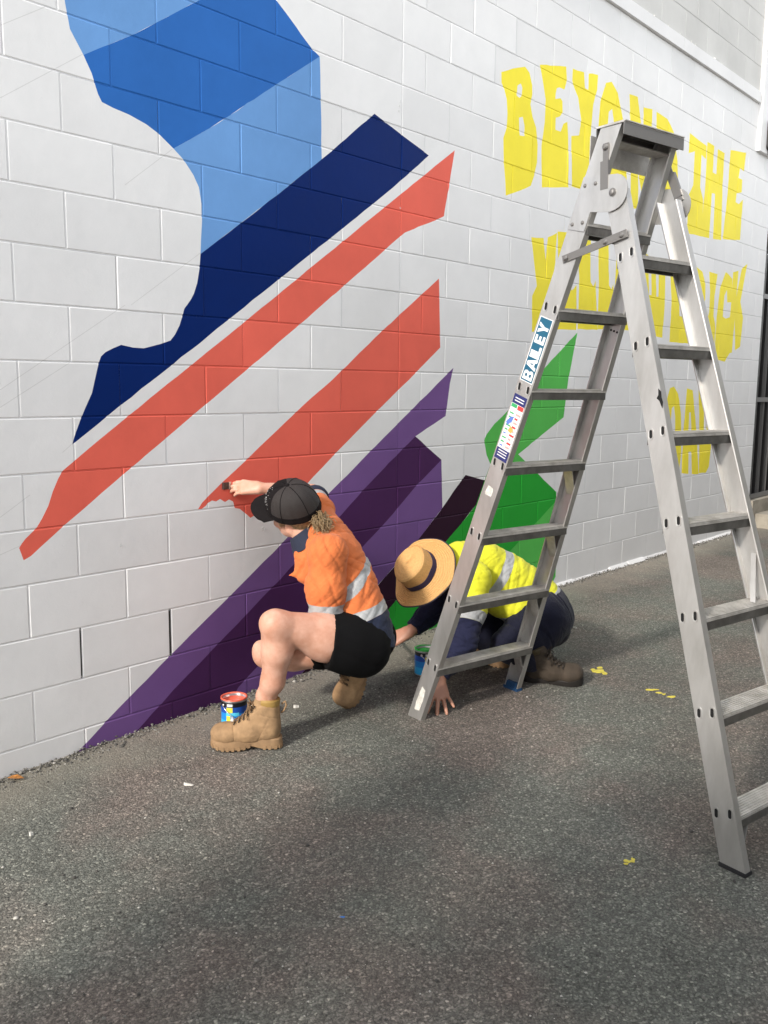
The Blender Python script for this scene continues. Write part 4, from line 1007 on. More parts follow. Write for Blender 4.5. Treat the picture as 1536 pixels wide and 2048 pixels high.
# ---- boots: built once in their own frame (toe along x, up z), each copy put in place
def boot_meshes(tone, tag_):
    c0, c1 = tone
    mu = mat(tag_+' suede', c0, .85, var=.22, vscale=22, bump=(260,.5,.0012)); ms = mat(tag_+' rubber sole', c1, .75, var=.15, vscale=30, bump=(90,.3,.001))
    mc = mat(tag_+' padded collar', tuple(q*1.12 for q in c0[:2]) + (c0[2]*.62,), .6, bump=(70,.4,.002)); ml = mat(tag_+' laces', tuple(q*.62 for q in c0), .8); md = mat(tag_+' dark eyelet', (.02,.017,.014), .5)
    v = Vol((-.02,-.075,.0), (.33,.075,.26), .0032)
    v.cone((.048,0,.062), (.050,0,.10), .040, .041, .03, flat=((0,1,0),1.12)); v.cone((.048,0,.062), (.14,0,.058), .040, .040, .03)
    v.cone((.13,0,.054), (.225,.004,.048), .041, .040, .03, flat=((0,1,0),.86)); v.ell((.240,.004,.052), (.056,.049,.036), None, .03); v.ell((.262,.004,.058), (.036,.044,.028), None, .02)
    v.cone((.052,0,.10), (.052,0,.185), .043, .050, .03, flat=((0,1,0),1.1)); v.cone((.085,0,.12), (.150,0,.075), .036, .036, .03)
    v.cone((.094,0,.166), (.122,0,.112), .019, .024, .025)                # tongue
    v.cut((0,0,.030), (0,0,-1)); v.cut((.06,0,.196), (-.16,0,1))
    V, Q = v.net(1)
    n = vnormals(V, Q); cr = (1-2*np.abs(vnoise(V*np.array([26,14,46]), 5)))*.0022*np.exp(-((V[:,0]-.105)/.06)**2) + vnoise(V*30, 8)*.0012
    seam = lambda d: -.0022*np.exp(-(d/.0022)**2)
    toe = V[:,0] - (.205 + .30*(V[:,2]-.06)*0 - 3.0*V[:,1]**2)
    heel = V[:,0] - (.088 - .55*(V[:,2]-.05)); coll = V[:,2] - (.168 + .16*(V[:,0]-.05))
    cr += seam(toe)*(V[:,2] < .12) + seam(heel)*(V[:,2] < .12)*(V[:,0] < .13) + seam(coll)*(V[:,0] < .085) + seam(V[:,2]-.128-.25*(V[:,0]-.05))*(V[:,0] < .09)
    V = V + n*cr[:,None]
    fc = V[Q].mean(1); col_f = (fc[:,2] > .168 + .16*(fc[:,0]-.05)) & (fc[:,0] < .083)
    upper = mesh('upper', V, Q, [mu, mc], col_f.astype(int), True)
    # sole: outline, arch, lugs
    half = [(-.006,0),(-.004,.018),(.008,.032),(.035,.040),(.080,.037),(.125,.038),(.165,.046),(.215,.054),(.255,.052),(.283,.038),(.297,.018),(.300,.004)]
    outl = half + [(x, -y*.93) for x, y in half[-2:0:-1]]
    m_ = len(outl); mb = MB()
    def bot(x): return 0.0 if (x < .080 or x > .140) else .014*math.sin((x-.080)/.060*math.pi)**.6
    def toe_up(x): return .010*max(0, (x-.22)/.08)**2
    ringb = [(x, y, bot(x)+toe_up(x)) for x, y in outl]; ring1 = [(x*1.004, y*1.02, max(bot(x)+.010, .016)+toe_up(x)) for x, y in outl]; ring2 = [(x, y*.99, .034+.012*max(0,(x-.2)/.1)**1.5) for x, y in outl]; ring3 = [(x*.985+.002, y*.90, .038+.013*max(0,(x-.2)/.1)**1.5) for x, y in outl]
    o_ = []
    for rg in (ringb, ring1, ring2, ring3): o_.append(len(mb.V)); mb.V += rg
    for a_, b_ in zip(o_[:-1], o_[1:]):
        for i in range(m_): mb.F.append((a_+i, a_+(i+1) % m_, b_+(i+1) % m_, b_+i)); mb.M.append(0)
    mb.F.append(tuple(o_[0]+i for i in reversed(range(m_)))); mb.M.append(0); mb.F.append(tuple(o_[3]+i for i in range(m_))); mb.M.append(0)
    P2 = [np.array(p) for p in ringb]; per = []
    for i in range(m_):
        a_, b_ = P2[i], P2[(i+1) % m_]; k = max(1, int(np.linalg.norm(b_-a_)/.018))
        for j in range(k): per.append((a_+(b_-a_)*(j+.5)/k, b_-a_))
    for p, t in per:
        if .085 < p[0] < .135: continue
        t = t/np.linalg.norm(t); nn = np.array([t[1], -t[0], 0]); c = np.array([.15,0,0]); nn = nn if nn@(p-c) > 0 else -nn
        mb.bar(p+nn*.0006+np.array([0,0,-.0036]), p+nn*.0006+np.array([0,0,.012]), t, nn, .0062, .0018)
        mb.bar(p-nn*.016+np.array([0,0,-.0045]), p-nn*.016+np.array([0,0,.008]), t, nn, .0048, .008)
    so = mb.build('sole', ms, None, smooth=True, angle=R(35)); sole = so.data; D.objects.remove(so)
    # laces and eyelets
    tn, nm_ = np.array([-.66,0,.75]), np.array([.75,0,.66]); vt, vn = V@tn, V@nm_
    def onto(p, lift):
        m__ = (np.abs(vt-p@tn) < .006) & (np.abs(V[:,1]-p[1]) < .006) & (V[:,0] > .06)
        h_ = vn[m__].max() if m__.any() else p@nm_
        return p + nm_*(h_ - p@nm_ + lift)
    rows_ = [(.178,.079),(.160,.091),(.144,.104),(.128,.121),(.117,.140),(.108,.160)]
    lb, eb = MB(), MB()
    for i, (x, z) in enumerate(rows_):
        w_ = .019 + .0012*i
        def run(y0, y1, x2, z2, lift):
            A_, B_ = np.array([x, y0, z]), np.array([x2, y1, z2])
            return [onto(A_*(1-t)+B_*t, lift) for t in np.linspace(0, 1, 7)]
        if i < len(rows_)-1:
            x2, z2 = rows_[i+1]
            for s in (-1, 1): lb.tube(run(s*w_, -s*w_, x2, z2, .0022 + (.003 if s > 0 else 0)), .0029, 6)
        lb.tube(run(w_, -w_, x, z, .003), .0030, 6)
        for s in (-1, 1):
            c = onto(np.array([x, s*(w_+.003), z]), .0008); eb.tube([c + .0052*(tn*math.cos(t) + np.array([0,1,0])*math.sin(t)) for t in np.linspace(0, 2*math.pi, 9)[:-1]], .0017, 5, closed=True)
    for s in (-1, 1):
        b0 = onto(np.array([.112, 0, .156]), .006); lb.tube([b0, b0+(.012,s*.020,.012), b0+(.008,s*.040,-.002), b0+(-.002,s*.030,-.016), b0+(.0,s*.006,-.004)], .0024, 6); lb.tube([b0, b0+(.014,s*.018,-.008), b0+(.018,s*.034,-.030), b0+(.012,s*.042,-.052)], .0022, 6)
    o1 = lb.build('laces', ml, None, smooth=True); lace = o1.data; D.objects.remove(o1); o1 = eb.build('eyelet', md, None, smooth=True); eye = o1.data; D.objects.remove(o1)
    tb = MB(); tb.tube([(-.004,0,.166),(-.020,0,.176),(-.024,0,.160),(-.014,0,.140),(-.002,0,.130)], .0042, 6); o1 = tb.build('pull_tab', mu, None, smooth=True); tab = o1.data; D.objects.remove(o1)
    return [('upper', upper), ('sole', sole), ('laces', lace), ('eyelet', eye), ('pull_tab', tab)]
def put_boot(parts, parent, origin, toe, up, mirror=False):
    Fm = frame(toe, up); M = m4(Fm, origin) @ Matrix.Diagonal((.90, 1, 1, 1))
    pmat = Matrix.Translation(parent.location)
    up_ = D.objects.new('boot', parts[0][1]); COL.objects.link(up_); up_.parent = parent; up_.matrix_parent_inverse = pmat.inverted(); up_.matrix_basis = M
    for nm, me in parts[1:]:
        o = D.objects.new(nm, me); COL.objects.link(o); o.parent = up_
        if nm == 'eyelet': o['kind'] = 'stuff'
    return up_
BOOT_TAN = boot_meshes(((.33,.205,.105), (.30,.185,.095)), 'tan boot')
BOOT_BRN = boot_meshes(((.050,.036,.024), (.016,.013,.011)), 'brown boot')
# ------------------------------------------------------------------ the woman, squatting and painting
LEFT, AWAY = -RT, np.array([FW[0], FW[1], 0])/np.hypot(FW[0], FW[1]); UPW = np.array([0,0,1.])
LEFT = unit(np.array([LEFT[0], LEFT[1], 0]))
WOM = empty('person', (2.5, -.5, 0.01), 'woman in an orange work shirt, black cap and shorts squatting at the wall', 'person')
g0 = on_ground(562, 1492); dirb = unit(on_ground(424, 1497)*[1,1,0] - g0*[1,1,0])
bo1 = put_boot(BOOT_TAN, WOM, g0 - dirb*.0 + UPW*.0065, dirb, UPW)
ank1 = g0 + dirb*.052 + UPW*.10
top1 = g0 + dirb*.056 + UPW*.205
kn1 = at(553, 1248, 3.33)
hip1 = at(722, 1290, 3.53)
# far boot on its toes
toe2 = on_ground(690, 1416); F2d = unit(LEFT*.42 - UPW*.78 - AWAY*.30); U2d = LEFT*.50 + UPW*.48 - AWAY*.72
bo2o = toe2 - F2d*.264 - frame(F2d, U2d)[:,2]*-.0 ; bo2 = put_boot(BOOT_TAN, WOM, bo2o + UPW*.006, F2d, U2d)
Fm2 = frame(F2d, U2d); ank2 = bo2o + Fm2[:,0]*.047 + Fm2[:,2]*.10; top2 = bo2o + Fm2[:,0]*.050 + Fm2[:,2]*.20
kn2 = at(533, 1308, 3.70); hip2 = at(735, 1275, 3.72)
pel = at(716, 1268, 3.62); wai = at(708, 1205, 3.61); che = at(674, 1115, 3.60); upc = at(652, 1074, 3.62)
nek0, nek1 = at(620, 1080, 3.61), at(606, 1060, 3.61)
sh1 = at(656, 1108, 3.45); el1 = at(652, 1240, 3.49); wr1 = at(582, 1292, 3.58)
sh2 = at(641, 1022, 3.74); el2 = at(624, 986, 3.90); wr2 = at(522, 976, 3.80)
HC = at(592, 1031, 3.62)
def rotv(v, ax, a): return np.array(Matrix.Rotation(a, 3, Vector(ax)) @ Vector(v))
hf = unit(LEFT*math.cos(R(24)) + AWAY*math.sin(R(24)) + UPW*.10); hu = unit(UPW - AWAY*.72 + LEFT*.10)
Hm = frame(hf, hu)
vb = Vol((1.75,-1.15,0.0), (3.05,0.06,1.25), .0046)
for nm, pts in (('l', 0),): pass
# legs
vb.chain([hip1, kn1*.45+hip1*.55+UPW*-.004, kn1 + (hip1-kn1)*.12], [.098, .092, .058], .03); vb.cone(kn1 + unit(kn1-hip1)*.006, kn1, .056, .056, .02)
kn1b = kn1 + UPW*-.02
def shin(k, a, top, cal):
    d = unit(a-k); vb.chain([k + d*.01, k*.72+a*.28 + cal*.012, k*.42+a*.58 + cal*.006, top], [.054, .0565, .043, .037], .025)
    vb.cone(k*.8+a*.2+cal*.022, k*.55+a*.45+cal*.016, .036, .026, .03); vb.cone(top, a, .036, .034, .02)
    vb.ell(k + unit(k-a)*.006 - cal*.036, (.022,.022,.028), None, .022); vb.ell(k*.86+a*.14 - cal*.034, (.013,.013,.020), None, .02)
    vb.cone(k*.84+a*.16 + cal*.030 + AWAY*.018, k*.60+a*.40 + cal*.030 + AWAY*.014, .023, .012, .03)
shin(kn1, ank1, top1, -LEFT)
vb.chain([hip2, (hip2+kn2)/2, kn2], [.105, .088, .058], .03); shin(kn2, ank2, top2, unit(UPW*-.2 - LEFT*.2 + AWAY*.0))
# trunk (under the clothes), neck, head
vb.chain([pel, wai, che, upc], [.085, .068, .058, .045], .03, flat=(AWAY, .95)); vb.cone(hip1, pel, .085, .085, .04); vb.cone(hip2, pel, .085, .085, .04)
vb.cone(upc, sh1, .045, .040, .03); vb.cone(upc, sh2, .045, .036, .03); vb.chain([nek0, nek1], [.050, .047], .03)
HP = head(vb, Hm, HC, .97)
vb.cone(nek1, HP(-.02,0,-.03), .047, .050, .03)
# arms and hands
vb.chain([sh1, el1], [.046,.036], .03); vb.chain([el1, (el1+wr1)/2, wr1], [.036,.034,.024], .02)
vb.chain([sh2, el2], [.038,.035], .03); vb.chain([el2, el2*.6+wr2*.4, wr2], [.036,.036,.0235], .02)
hand(vb, wr1, unit(LEFT*.9 - UPW*.4), unit(UPW*.6 - AWAY*.6), -1, curl=(.5,.5,.55,.6), sc=.94)
hd = unit(LEFT*.985 + UPW*.02 + AWAY*.10)
tips = hand(vb, wr2, hd, unit(UPW*.62 - AWAY*.80), -1, curl=(.30,.28,.34,.40), thumb=(.30,.42), spread=.02, sc=.95)
V, Q = vb.net(1)
body = link('body', mesh('body', V, Q, M_SKIN, None, True), WOM)
eyes(body, HP, Hm, .97)
# shirt: the trunk, and each sleeve a part of its own
M_SHIRT = cloth('orange hi-vis drill', (.62,.165,.050), (.014,.020,.045), (.36,.37,.375))
fl = (AWAY, .86)
v = Vol((2.0,-1.1,.12), (3.1,0.0,1.2), .0038)
tp = [at(728,1296,3.60), at(718,1248,3.605), at(708,1190,3.60), at(686,1140,3.60), at(664,1100,3.61), at(646,1080,3.62)]
v.chain(tp, [.132,.124,.102,.100,.096,.076], .05, flat=fl)
v.cone(at(652,1078,3.62), at(624,1082,3.61), .075, .058, .04)
v.chain([tp[4], at(640,1120,3.57), at(625,1150,3.57)], [.09,.075,.055], .04); v.cone(at(606,1142,3.56), at(579,1150,3.55), .020, .006, .02, flat=(AWAY, 2.2)); v.cone(at(600,1110,3.57), at(598,1150,3.56), .024, .018, .03)
v.chain([upc, sh1 + (upc-sh1)*.25], [.074,.066], .04); v.chain([upc, sh2], [.074,.054], .05)
hem_p = at(742,1274,3.50); hem_n = unit(LEFT*.51 - UPW*.86); v.cut(hem_p, hem_n)
V, Q = v.net(2)
tax = unit(tp[4]-tp[1])
V = folds(V, Q, tax*.8 + LEFT*.62, .0048, 15, 2.0, 11); V = folds(V, Q, tax*.75 - LEFT*.65, .0036, 19, 2.4, 31)
hgt = (V - at(725,1229,3.50))@unit(UPW*.96 + LEFT*.27)  # bands round the body
band = .0205 - np.abs(hgt)
b2 = np.where(V@UPW < .86, .021 - np.abs((V - at(735,1122,3.58))@unit(UPW*.70 + LEFT*.5 - AWAY*.30)), -1)
sh = link('shirt', mesh('shirt', V, Q, M_SHIRT, None, True, {'tape': np.maximum(band, b2), 'second': -.0205 - hgt}), WOM)
axis1 = unit(el1-sh1); slv = el1 - axis1*.022
v = Vol(np.minimum(sh1, el1)-.14, np.maximum(sh1, el1)+.14, .0036)
v.chain([sh1 + (upc-sh1)*.30, sh1 + (upc-sh1)*.06, sh1*.5+el1*.5 + LEFT*.004, el1], [.060,.072,.076,.070], .04); v.cut(slv, axis1)
V, Q = v.net(2); V = folds(V, Q, axis1*.45 + LEFT*.9, .0040, 17, 2.2, 13); V = folds(V, Q, axis1*.7 - LEFT*.7, .0028, 21, 3, 17)
s_al = (slv - V)@axis1
sl = link('sleeve', mesh('sleeve', V, Q, M_SHIRT, None, True, {'tape': .026 - np.abs(s_al - .0245), 'second': np.full(len(V), -1.)}), sh)
d2 = unit(el2-sh2); v = Vol(np.minimum(sh2, el2)-.12, np.maximum(sh2, el2)+.12, .0045); v.chain([sh2 + (upc-sh2)*.3, sh2, sh2*.35+el2*.65], [.054,.056,.056], .03); v.cut(sh2*.32+el2*.68, d2)
V, Q = v.net(2); V = folds(V, Q, d2, .004, 22, 6, 19); s_al = seg_t(V, sh2, el2)*np.linalg.norm(el2-sh2)
link('sleeve', mesh('sleeve', V, Q, M_SHIRT, None, True, {'tape': .018-np.abs(s_al-.085), 'second': s_al-.105}), sh)
M_NAVYC = mat('navy drill', (.013,.018,.040), .85, bump=(400,.4,.001))
# collar: a standing band, open in front, with two points; flap of the chest pocket
cn = unit(nek1-nek0); cl = unit(np.cross(cn, AWAY)); cf = np.cross(cl, cn)
mb = MB(); k = 22; ring = []
for i in range(k+1):
    t = R(-150) + R(300)*i/k; fx = (abs(i-k/2)/(k/2))
    dv = cl*math.cos(t) + cf*math.sin(t); base = nek0*.55+nek1*.45
    lo, hi, drop = .070, .060, .030*fx**3
    ring.append([base + dv*lo - cn*(.030+drop), base + dv*hi + cn*(.022), base + dv*(hi+.007) + cn*(.024), base + dv*(lo+.022) - cn*(.036+drop*1.6), base + dv*(lo+.012) - cn*(.040+drop*1.6)])
for i in range(k):
    for j in range(5):
        mb.add([ring[i][j], ring[i+1][j], ring[i+1][(j+1) % 5], ring[i][(j+1) % 5]], [(0,1,2,3)])
for e_ in (0, k): mb.add(ring[e_], [(0,1,2,3,4)])
mb.build('collar', M_NAVYC, sh, smooth=True, angle=R(50))
# dark rolled cuff of the lifted sleeve
mb = MB(); d = unit(el2-sh2); a_ = sh2*.35+el2*.65; mb.tube([a_-d*.012, a_, a_+d*.020, a_+d*.022], [.060,.0635,.060,.045], 18); mb.build('cuff', M_NAVYC, sh, smooth=True)
# shorts
v = Vol((2.0,-1.1,.08), (3.1,0.0,.75), .0052)
v.chain([at(718,1240,3.61), at(722,1285,3.60)], [.104,.116], .05, flat=(AWAY,.82)); 
hemc = at(656, 1282, 3.455)
v.chain([hip1 + UPW*-.01, at(690,1286,3.49), at(640,1276,3.43)], [.120,.114,.105], .04); v.chain([hip2, hip2*.55+kn2*.45], [.122,.104], .04)
thd = unit(kn1-hip1)
sl, g_ = v._sub(hemc-.2, hemc+.2); hn = unit(LEFT*.97 + UPW*.14 - AWAY*.25)
near = ((g_-at(690,1286,3.49).astype(np.float32))@AWAY.astype(np.float32)) < .10
v.v[sl] = np.where(near, np.maximum(v.v[sl], (g_-hemc.astype(np.float32))@hn.astype(np.float32)), v.v[sl])
V, Q = v.net(2); V = folds(V, Q, UPW*.8 - LEFT*.5, .0022, 12, 3, 51)
M_SHORT = mat('black shorts', (.0055,.0055,.006), .95, bump=(500,.4,.001), spec=.12)
link('shorts', mesh('shorts', V, Q, M_SHORT, None, True), WOM)
mb = MB(); p0, p1 = at(712,1244,3.475), at(750,1288,3.472); mb.tube([p0, p0*.65+p1*.35-AWAY*.004+LEFT*-.006, p0*.35+p1*.65-AWAY*.003, p1], .0026, 6); mb.build('drawcord', mat('pale cord', (.42,.42,.44), .8), WOM, smooth=True)
# cap
M_CAPF = mat('black cap cotton', (.008,.0065,.007), .85, bump=(500,.5,.001), spec=.15); M_CAPM = mat('cap netting', (.030,.025,.024), .6, bump=(900,.9,.002), spec=.3); M_STUD = mat('silver studs', (.75,.74,.72), .2, .9)
CapM = m4(frame(rotv(hf, np.cross(hu, hf), R(2)), rotv(hu, np.cross(hu, hf), R(2))), HP(-.004,0,.050))
def capP(u, v_):   # u round (0 = front), v 0 rim .. 1 top
    a = u; rx, ry = .114 + (.004 if abs(a) < 1 else 0), .099; hgt_ = .116
    k = math.cos(v_*math.pi/2)**.62; z_ = hgt_*math.sin(v_*math.pi/2)**.95
    seam = 1 - .022*math.exp(-((((a/(math.pi/3)) + .5) % 1 - .5)/.035)**2)
    return Vector((rx*k*math.cos(a)*seam, ry*k*math.sin(a)*seam, z_ - .012*(1-v_)*(1-math.cos(a))*.5))
mb = MB(); nu, nv = 72, 14
for i in range(nv+1):
    for j in range(nu): mb.V.append(tuple(CapM @ capP(2*math.pi*j/nu, min(i/nv, .999))))
for i in range(nv):
    for j in range(nu):
        mb.F.append((i*nu+j, i*nu+(j+1) % nu, (i+1)*nu+(j+1) % nu, (i+1)*nu+j)); ang = (j+.5)/nu*360; ang = ang-360 if ang > 180 else ang
        mb.M.append(1 if 60 < abs(ang) < 178 and i > 1 else 0)
# turned-in rim
o_ = len(mb.V)
for j in range(nu): p = capP(2*math.pi*j/nu, 0); mb.V.append(tuple(CapM @ Vector((p.x*.96, p.y*.96, p.z+.004))))
for j in range(nu): mb.F.append((j, o_+j, o_+(j+1) % nu, (j+1) % nu)); mb.M.append(0)
cap = mb.build('cap', [M_CAPF, M_CAPM], WOM, smooth=True, angle=R(60))
mb = MB(); nr, na = 8, 22; top_, bot_ = [], []
for i in range(nr+1):
    for j in range(na+1):
        a = R(-66) + R(132)*j/na; t = i/nr; p = capP(a, 0); ext = .086*t*(math.cos(a*1.05)**.45 if math.cos(a*1.05) > 0 else 0)
        x, y = p.x*.985 + ext, p.y*.985 + ext*.10*math.sin(a); zz_ = p.z + .002 - .10*ext - 1.6*y*y*t
        top_.append(CapM @ Vector((x, y, zz_+.0025))); bot_.append(CapM @ Vector((x, y, zz_-.0012)))
V_ = [tuple(p) for p in top_+bot_]; n1 = len(top_); Fv = []
for i in range(nr):
    for j in range(na):
        a_ = i*(na+1)+j; Fv += [(a_, a_+1, a_+na+2, a_+na+1), (n1+a_, n1+a_+na+1, n1+a_+na+2, n1+a_+1)]
for j in range(na): a_ = nr*(na+1)+j; Fv.append((a_, a_+1, n1+a_+1, n1+a_))
for i in range(nr):
    for e_ in (0, na): a_ = i*(na+1)+e_; Fv.append((a_, a_+na+1, n1+a_+na+1, n1+a_))
mb.add(V_, Fv); mb.build('visor', M_CAPF, cap, smooth=True, angle=R(50))
mb = MB()
for q in range(6):
    a = R(30+60*q)
    mb.tube([CapM @ (capP(a, t)*1.004) for t in np.linspace(.02, .97, 14)], .0016, 5)
mb.tube([CapM @ (capP(2*math.pi*j/40, .13)*1.004) for j in range(40)], .0011, 5, closed=True)
mb.build('seam_piping', M_CAPF, cap, smooth=True)
mb = MB(); mb.lathe([(.010,0),(.009,.004),(.0001,.006)], 14, CapM @ Matrix.Translation((0,0,.1145))); mb.build('button', M_CAPF, cap, smooth=True)
rs = random.Random(5); mb = MB()
for i in range(30):
    a, v_ = rs.gauss(.42, .20), min(max(rs.gauss(.38, .17), .08), .75); p = capP(a, v_); q = capP(a, v_+.02); s_ = rs.uniform(.0011,.0026); nrm = Vector((p.x/.108**2, p.y/.094**2, .6*p.z/.098**2)).normalized()
    M_ = CapM @ Matrix.Translation(p + nrm*.0006) @ nrm.to_track_quat('Z', 'Y').to_matrix().to_4x4(); mb.lathe([(s_,-.001),(s_*.8,s_*.6),(.0001,s_)], 7, M_)
q = mb.build('studs', M_STUD, cap); q['kind'] = 'stuff'
# hair: close to the skull below the cap, curls gathered behind
v = Vol(HC-.16, HC+.16, .0042)
Hf = lambda x, y, z_: HP(x, y, z_)
v.ell(Hf(-.016,0,.024), (.092,.077,.080), Hm, .0); v.ell(Hf(-.05,0,-.03), (.055,.064,.05), Hm, .03)
for s in (-1, 1): v.cone(Hf(.035,s*.068,.02), Hf(.044,s*.066,-.022), .010, .004, .012)
v.cut(Hf(.046,0,0), Hm[:,0]*1.0 - Hm[:,2]*.25)
V, Q = v.net(1); n_ = vnormals(V, Q); V = V + n_*(vnoise(np.stack([V@Hm[:,0]*30, V@Hm[:,1]*220, V@Hm[:,2]*220], 1), 3)*.0022)[:,None]
ear_ = np.stack([np.linalg.norm((V-Hf(-.002,s*.082,-.010))/1, axis=1) for s in (-1, 1)]).min(0)
V = V - n_*(np.clip(.030-ear_, 0, .03)*.55)[:,None]
hair = link('hair', mesh('hair', V, Q, M_HAIR, None, True), WOM)
mb = MB(); rs = random.Random(9); root = Hf(-.098,.012,-.012); endc = at(648,1054,3.50)
for i in range(320):
    r0 = root + np.array([rs.gauss(0,.011) for _ in range(3)]); e_ = endc + RT*rs.gauss(0,.020) + UPW*rs.gauss(0,.020) + AWAY*rs.gauss(0,.018); pts = []
    ph, fr, am = rs.uniform(0,6.28), rs.uniform(1.4,3.2), rs.uniform(.006,.013); d = unit(e_-r0); s1 = unit(np.cross(d, UPW)); s2 = np.cross(d, s1)
    for j in range(11):
        t = j/10; pts.append(r0*(1-t)+e_*t + s2*(-.022*math.sin(t*math.pi)) + (s1*math.cos(ph+fr*6.28*t) + s2*math.sin(ph+fr*6.28*t))*am*min(1, t*2.2))
    mb.tube(pts, [.0025*(1-.6*j/10) for j in range(11)], 4)
mb.build('curls', M_HAIR, hair, smooth=True)
mb = MB(); mb.tube([root + unit(endc-root)*.012 + (Hm[:,2]*math.cos(t)+Hm[:,1]*math.sin(t))*.016 for t in np.linspace(0, 6.28, 13)[:-1]], .004, 6, closed=True); mb.build('hair_tie', M_CAPF, hair, smooth=True)
# brush in her hand
tw = np.array([*[on_wall(444,972)[0]], -.004, on_wall(444,972)[1]]); gp = (tips[0]*.5+tips[1]*.25+tips[4]*.25) + UPW*.004
bd = unit(gp-tw); BR = empty('paint_brush', tuple(gp), 'small paint brush in the squatting woman\'s raised hand, touching the coral stripe', 'brush')
M_BRI = mat('dark wet bristles', (.025,.010,.008), .35, bump=(300,.8,.002)); M_HND = mat('dark brush handle', (.05,.02,.012), .35); M_FER = mat('brush ferrule', (.62,.61,.60), .3, .9)
sd = unit(np.cross(bd, [0,1,0])); nn = np.cross(bd, sd)
mb = MB(); mb.bar(tw+bd*.001, tw+bd*.034, sd, nn, .015, .007); mb.build('bristles', M_BRI, BR)
mb = MB(); mb.bar(tw+bd*.0342, tw+bd*.052, sd, nn, .0165, .0085); mb.build('ferrule', M_FER, BR)
mb = MB(); mb.tube([tw+bd*.0522, tw+bd*.07, tw+bd*.10, tw+bd*.14, tw+bd*.175], [.009,.0065,.0058,.0070,.003], 10); mb.build('handle', M_HND, BR, smooth=True)
print('woman', round(time.time()-T0, 1))
# ------------------------------------------------------------------ the man on his knees, leaning down to the foot of the wall
MAN = empty('person', (3.35, -.7, 0.03), 'man in a yellow work shirt and straw hat crouching behind the ladder', 'person')
mh = lambda x, y, d_: at(x, y, d_)
pelm = mh(1078,1222,4.27); waim = mh(1030,1178,4.24); chem = mh(962,1145,4.18); upm = mh(925,1128,4.14)
nk0, nk1 = mh(908,1132,4.12), mh(878,1146,4.09)
s1 = mh(945,1158,4.00); e1 = mh(926,1282,3.90); w1 = mh(876,1356,3.865)
s2 = mh(912,1158,4.27); e2 = mh(884,1205,4.36); w2 = mh(822,1262,4.27)
h1 = mh(1078,1240,4.16); h2 = mh(1072,1228,4.38)
k1 = mh(1012,1292,4.06)
f1 = mh(1084,1330,4.15); f1[2] = gz(f1[0])+.070
k2 = mh(965,1262,4.36); f2 = mh(1002,1318,4.40)
hm_up = unit(LEFT*.68 + UPW*.40 - AWAY*.63); hm_f = unit(-UPW*.75 + LEFT*.45 + AWAY*.25)
Hx = frame(hm_f, hm_up); Hx = frame(hm_f - hm_up*np.dot(hm_f, hm_up), hm_up)
HCm = mh(858,1156,4.08)
v = Vol((2.55,-1.2,-.02), (3.95,.02,.80), .0052)
v.chain([pelm, waim, chem, upm], [.115,.105,.120,.09], .05); v.cone(upm, s1, .07, .05, .04); v.cone(upm, s2, .07, .05, .04); v.chain([nk0, nk1], [.06,.056], .03)
Pm = head(v, Hx, HCm, 1.02); v.cone(nk1, Pm(-.02,0,-.03), .056, .056, .03)
v.chain([s1, e1, e1*.5+w1*.5, w1], [.052,.041,.038,.029], .02); v.chain([s2, e2, e2*.5+w2*.5, w2], [.050,.040,.037,.029], .02)
v.chain([h1, k1], [.10,.062], .03); v.chain([k1, f1], [.058,.042], .03); v.chain([h2, k2], [.10,.065], .03); v.chain([k2, f2], [.06,.045], .03)
# near hand set down on its fingertips, far hand at the foot of the wall
hand(v, w1, unit(-UPW*.60 - AWAY*.72 + RT*.06), unit(UPW*.75 - AWAY*.55), -1, curl=(.10,.12,.10,.05), thumb=(.85,.1), spread=.42, sc=1.06)
tm = hand(v, w2, unit(LEFT*.86 - UPW*.44 + AWAY*.05), unit(UPW*.65 - AWAY*.62 + LEFT*.2), -1, curl=(.55,.5,.5,.5), thumb=(.3,.5), spread=.05, sc=1.06)
V, Q = v.net(1); link('body', mesh('body', V, Q, M_SKIN2, None, True), MAN); eyes(MAN, Pm, Hx, 1.02)
# shirt
M_YEL = cloth('yellow hi-vis drill', (.68,.67,.035), (.012,.014,.042), (.40,.41,.42))
v = Vol((2.75,-1.1,.05), (3.95,.05,.80), .0048)
tm_ = [mh(1090,1228,4.27), mh(1050,1196,4.255), mh(1005,1166,4.22), mh(955,1140,4.18), mh(925,1130,4.14)]
v.chain(tm_, [.138,.140,.140,.138,.105], .05); v.cone(tm_[-1], mh(902,1136,4.11), .085, .068, .04); v.chain([upm, s1 + (upm-s1)*.3], [.085,.075], .04); v.chain([upm, s2], [.085,.07], .04)
v.cone(mh(1010,1205,4.16), mh(1028,1222,4.14), .07, .06, .05)
axm = unit(tm_[0]-tm_[3])
hq = unit(axm*.75 - UPW*.55 + LEFT*.0); v.cut(mh(1050,1244,4.12), unit(axm*.60 - UPW*.80))
V, Q = v.net(2); V = folds(V, Q, axm*.9+UPW*.2, .0042, 14, 2.0, 61); V = folds(V, Q, axm*.6 - UPW*.8, .0034, 20, 2.6, 63)
al = (V - mh(1006,1140,4.12))@unit(axm); tape = .024 - np.abs(al)
hb = (V - mh(1050,1244,4.12))@unit(axm*.60 - UPW*.80); tape = np.maximum(tape, np.where(V@AWAY < mh(1050,1244,4.30)@AWAY, .024 - np.abs(hb + .030), -1))
shm = link('shirt', mesh('shirt', V, Q, M_YEL, None, True, {'tape': tape, 'second': np.full(len(V), -1.)}), MAN)
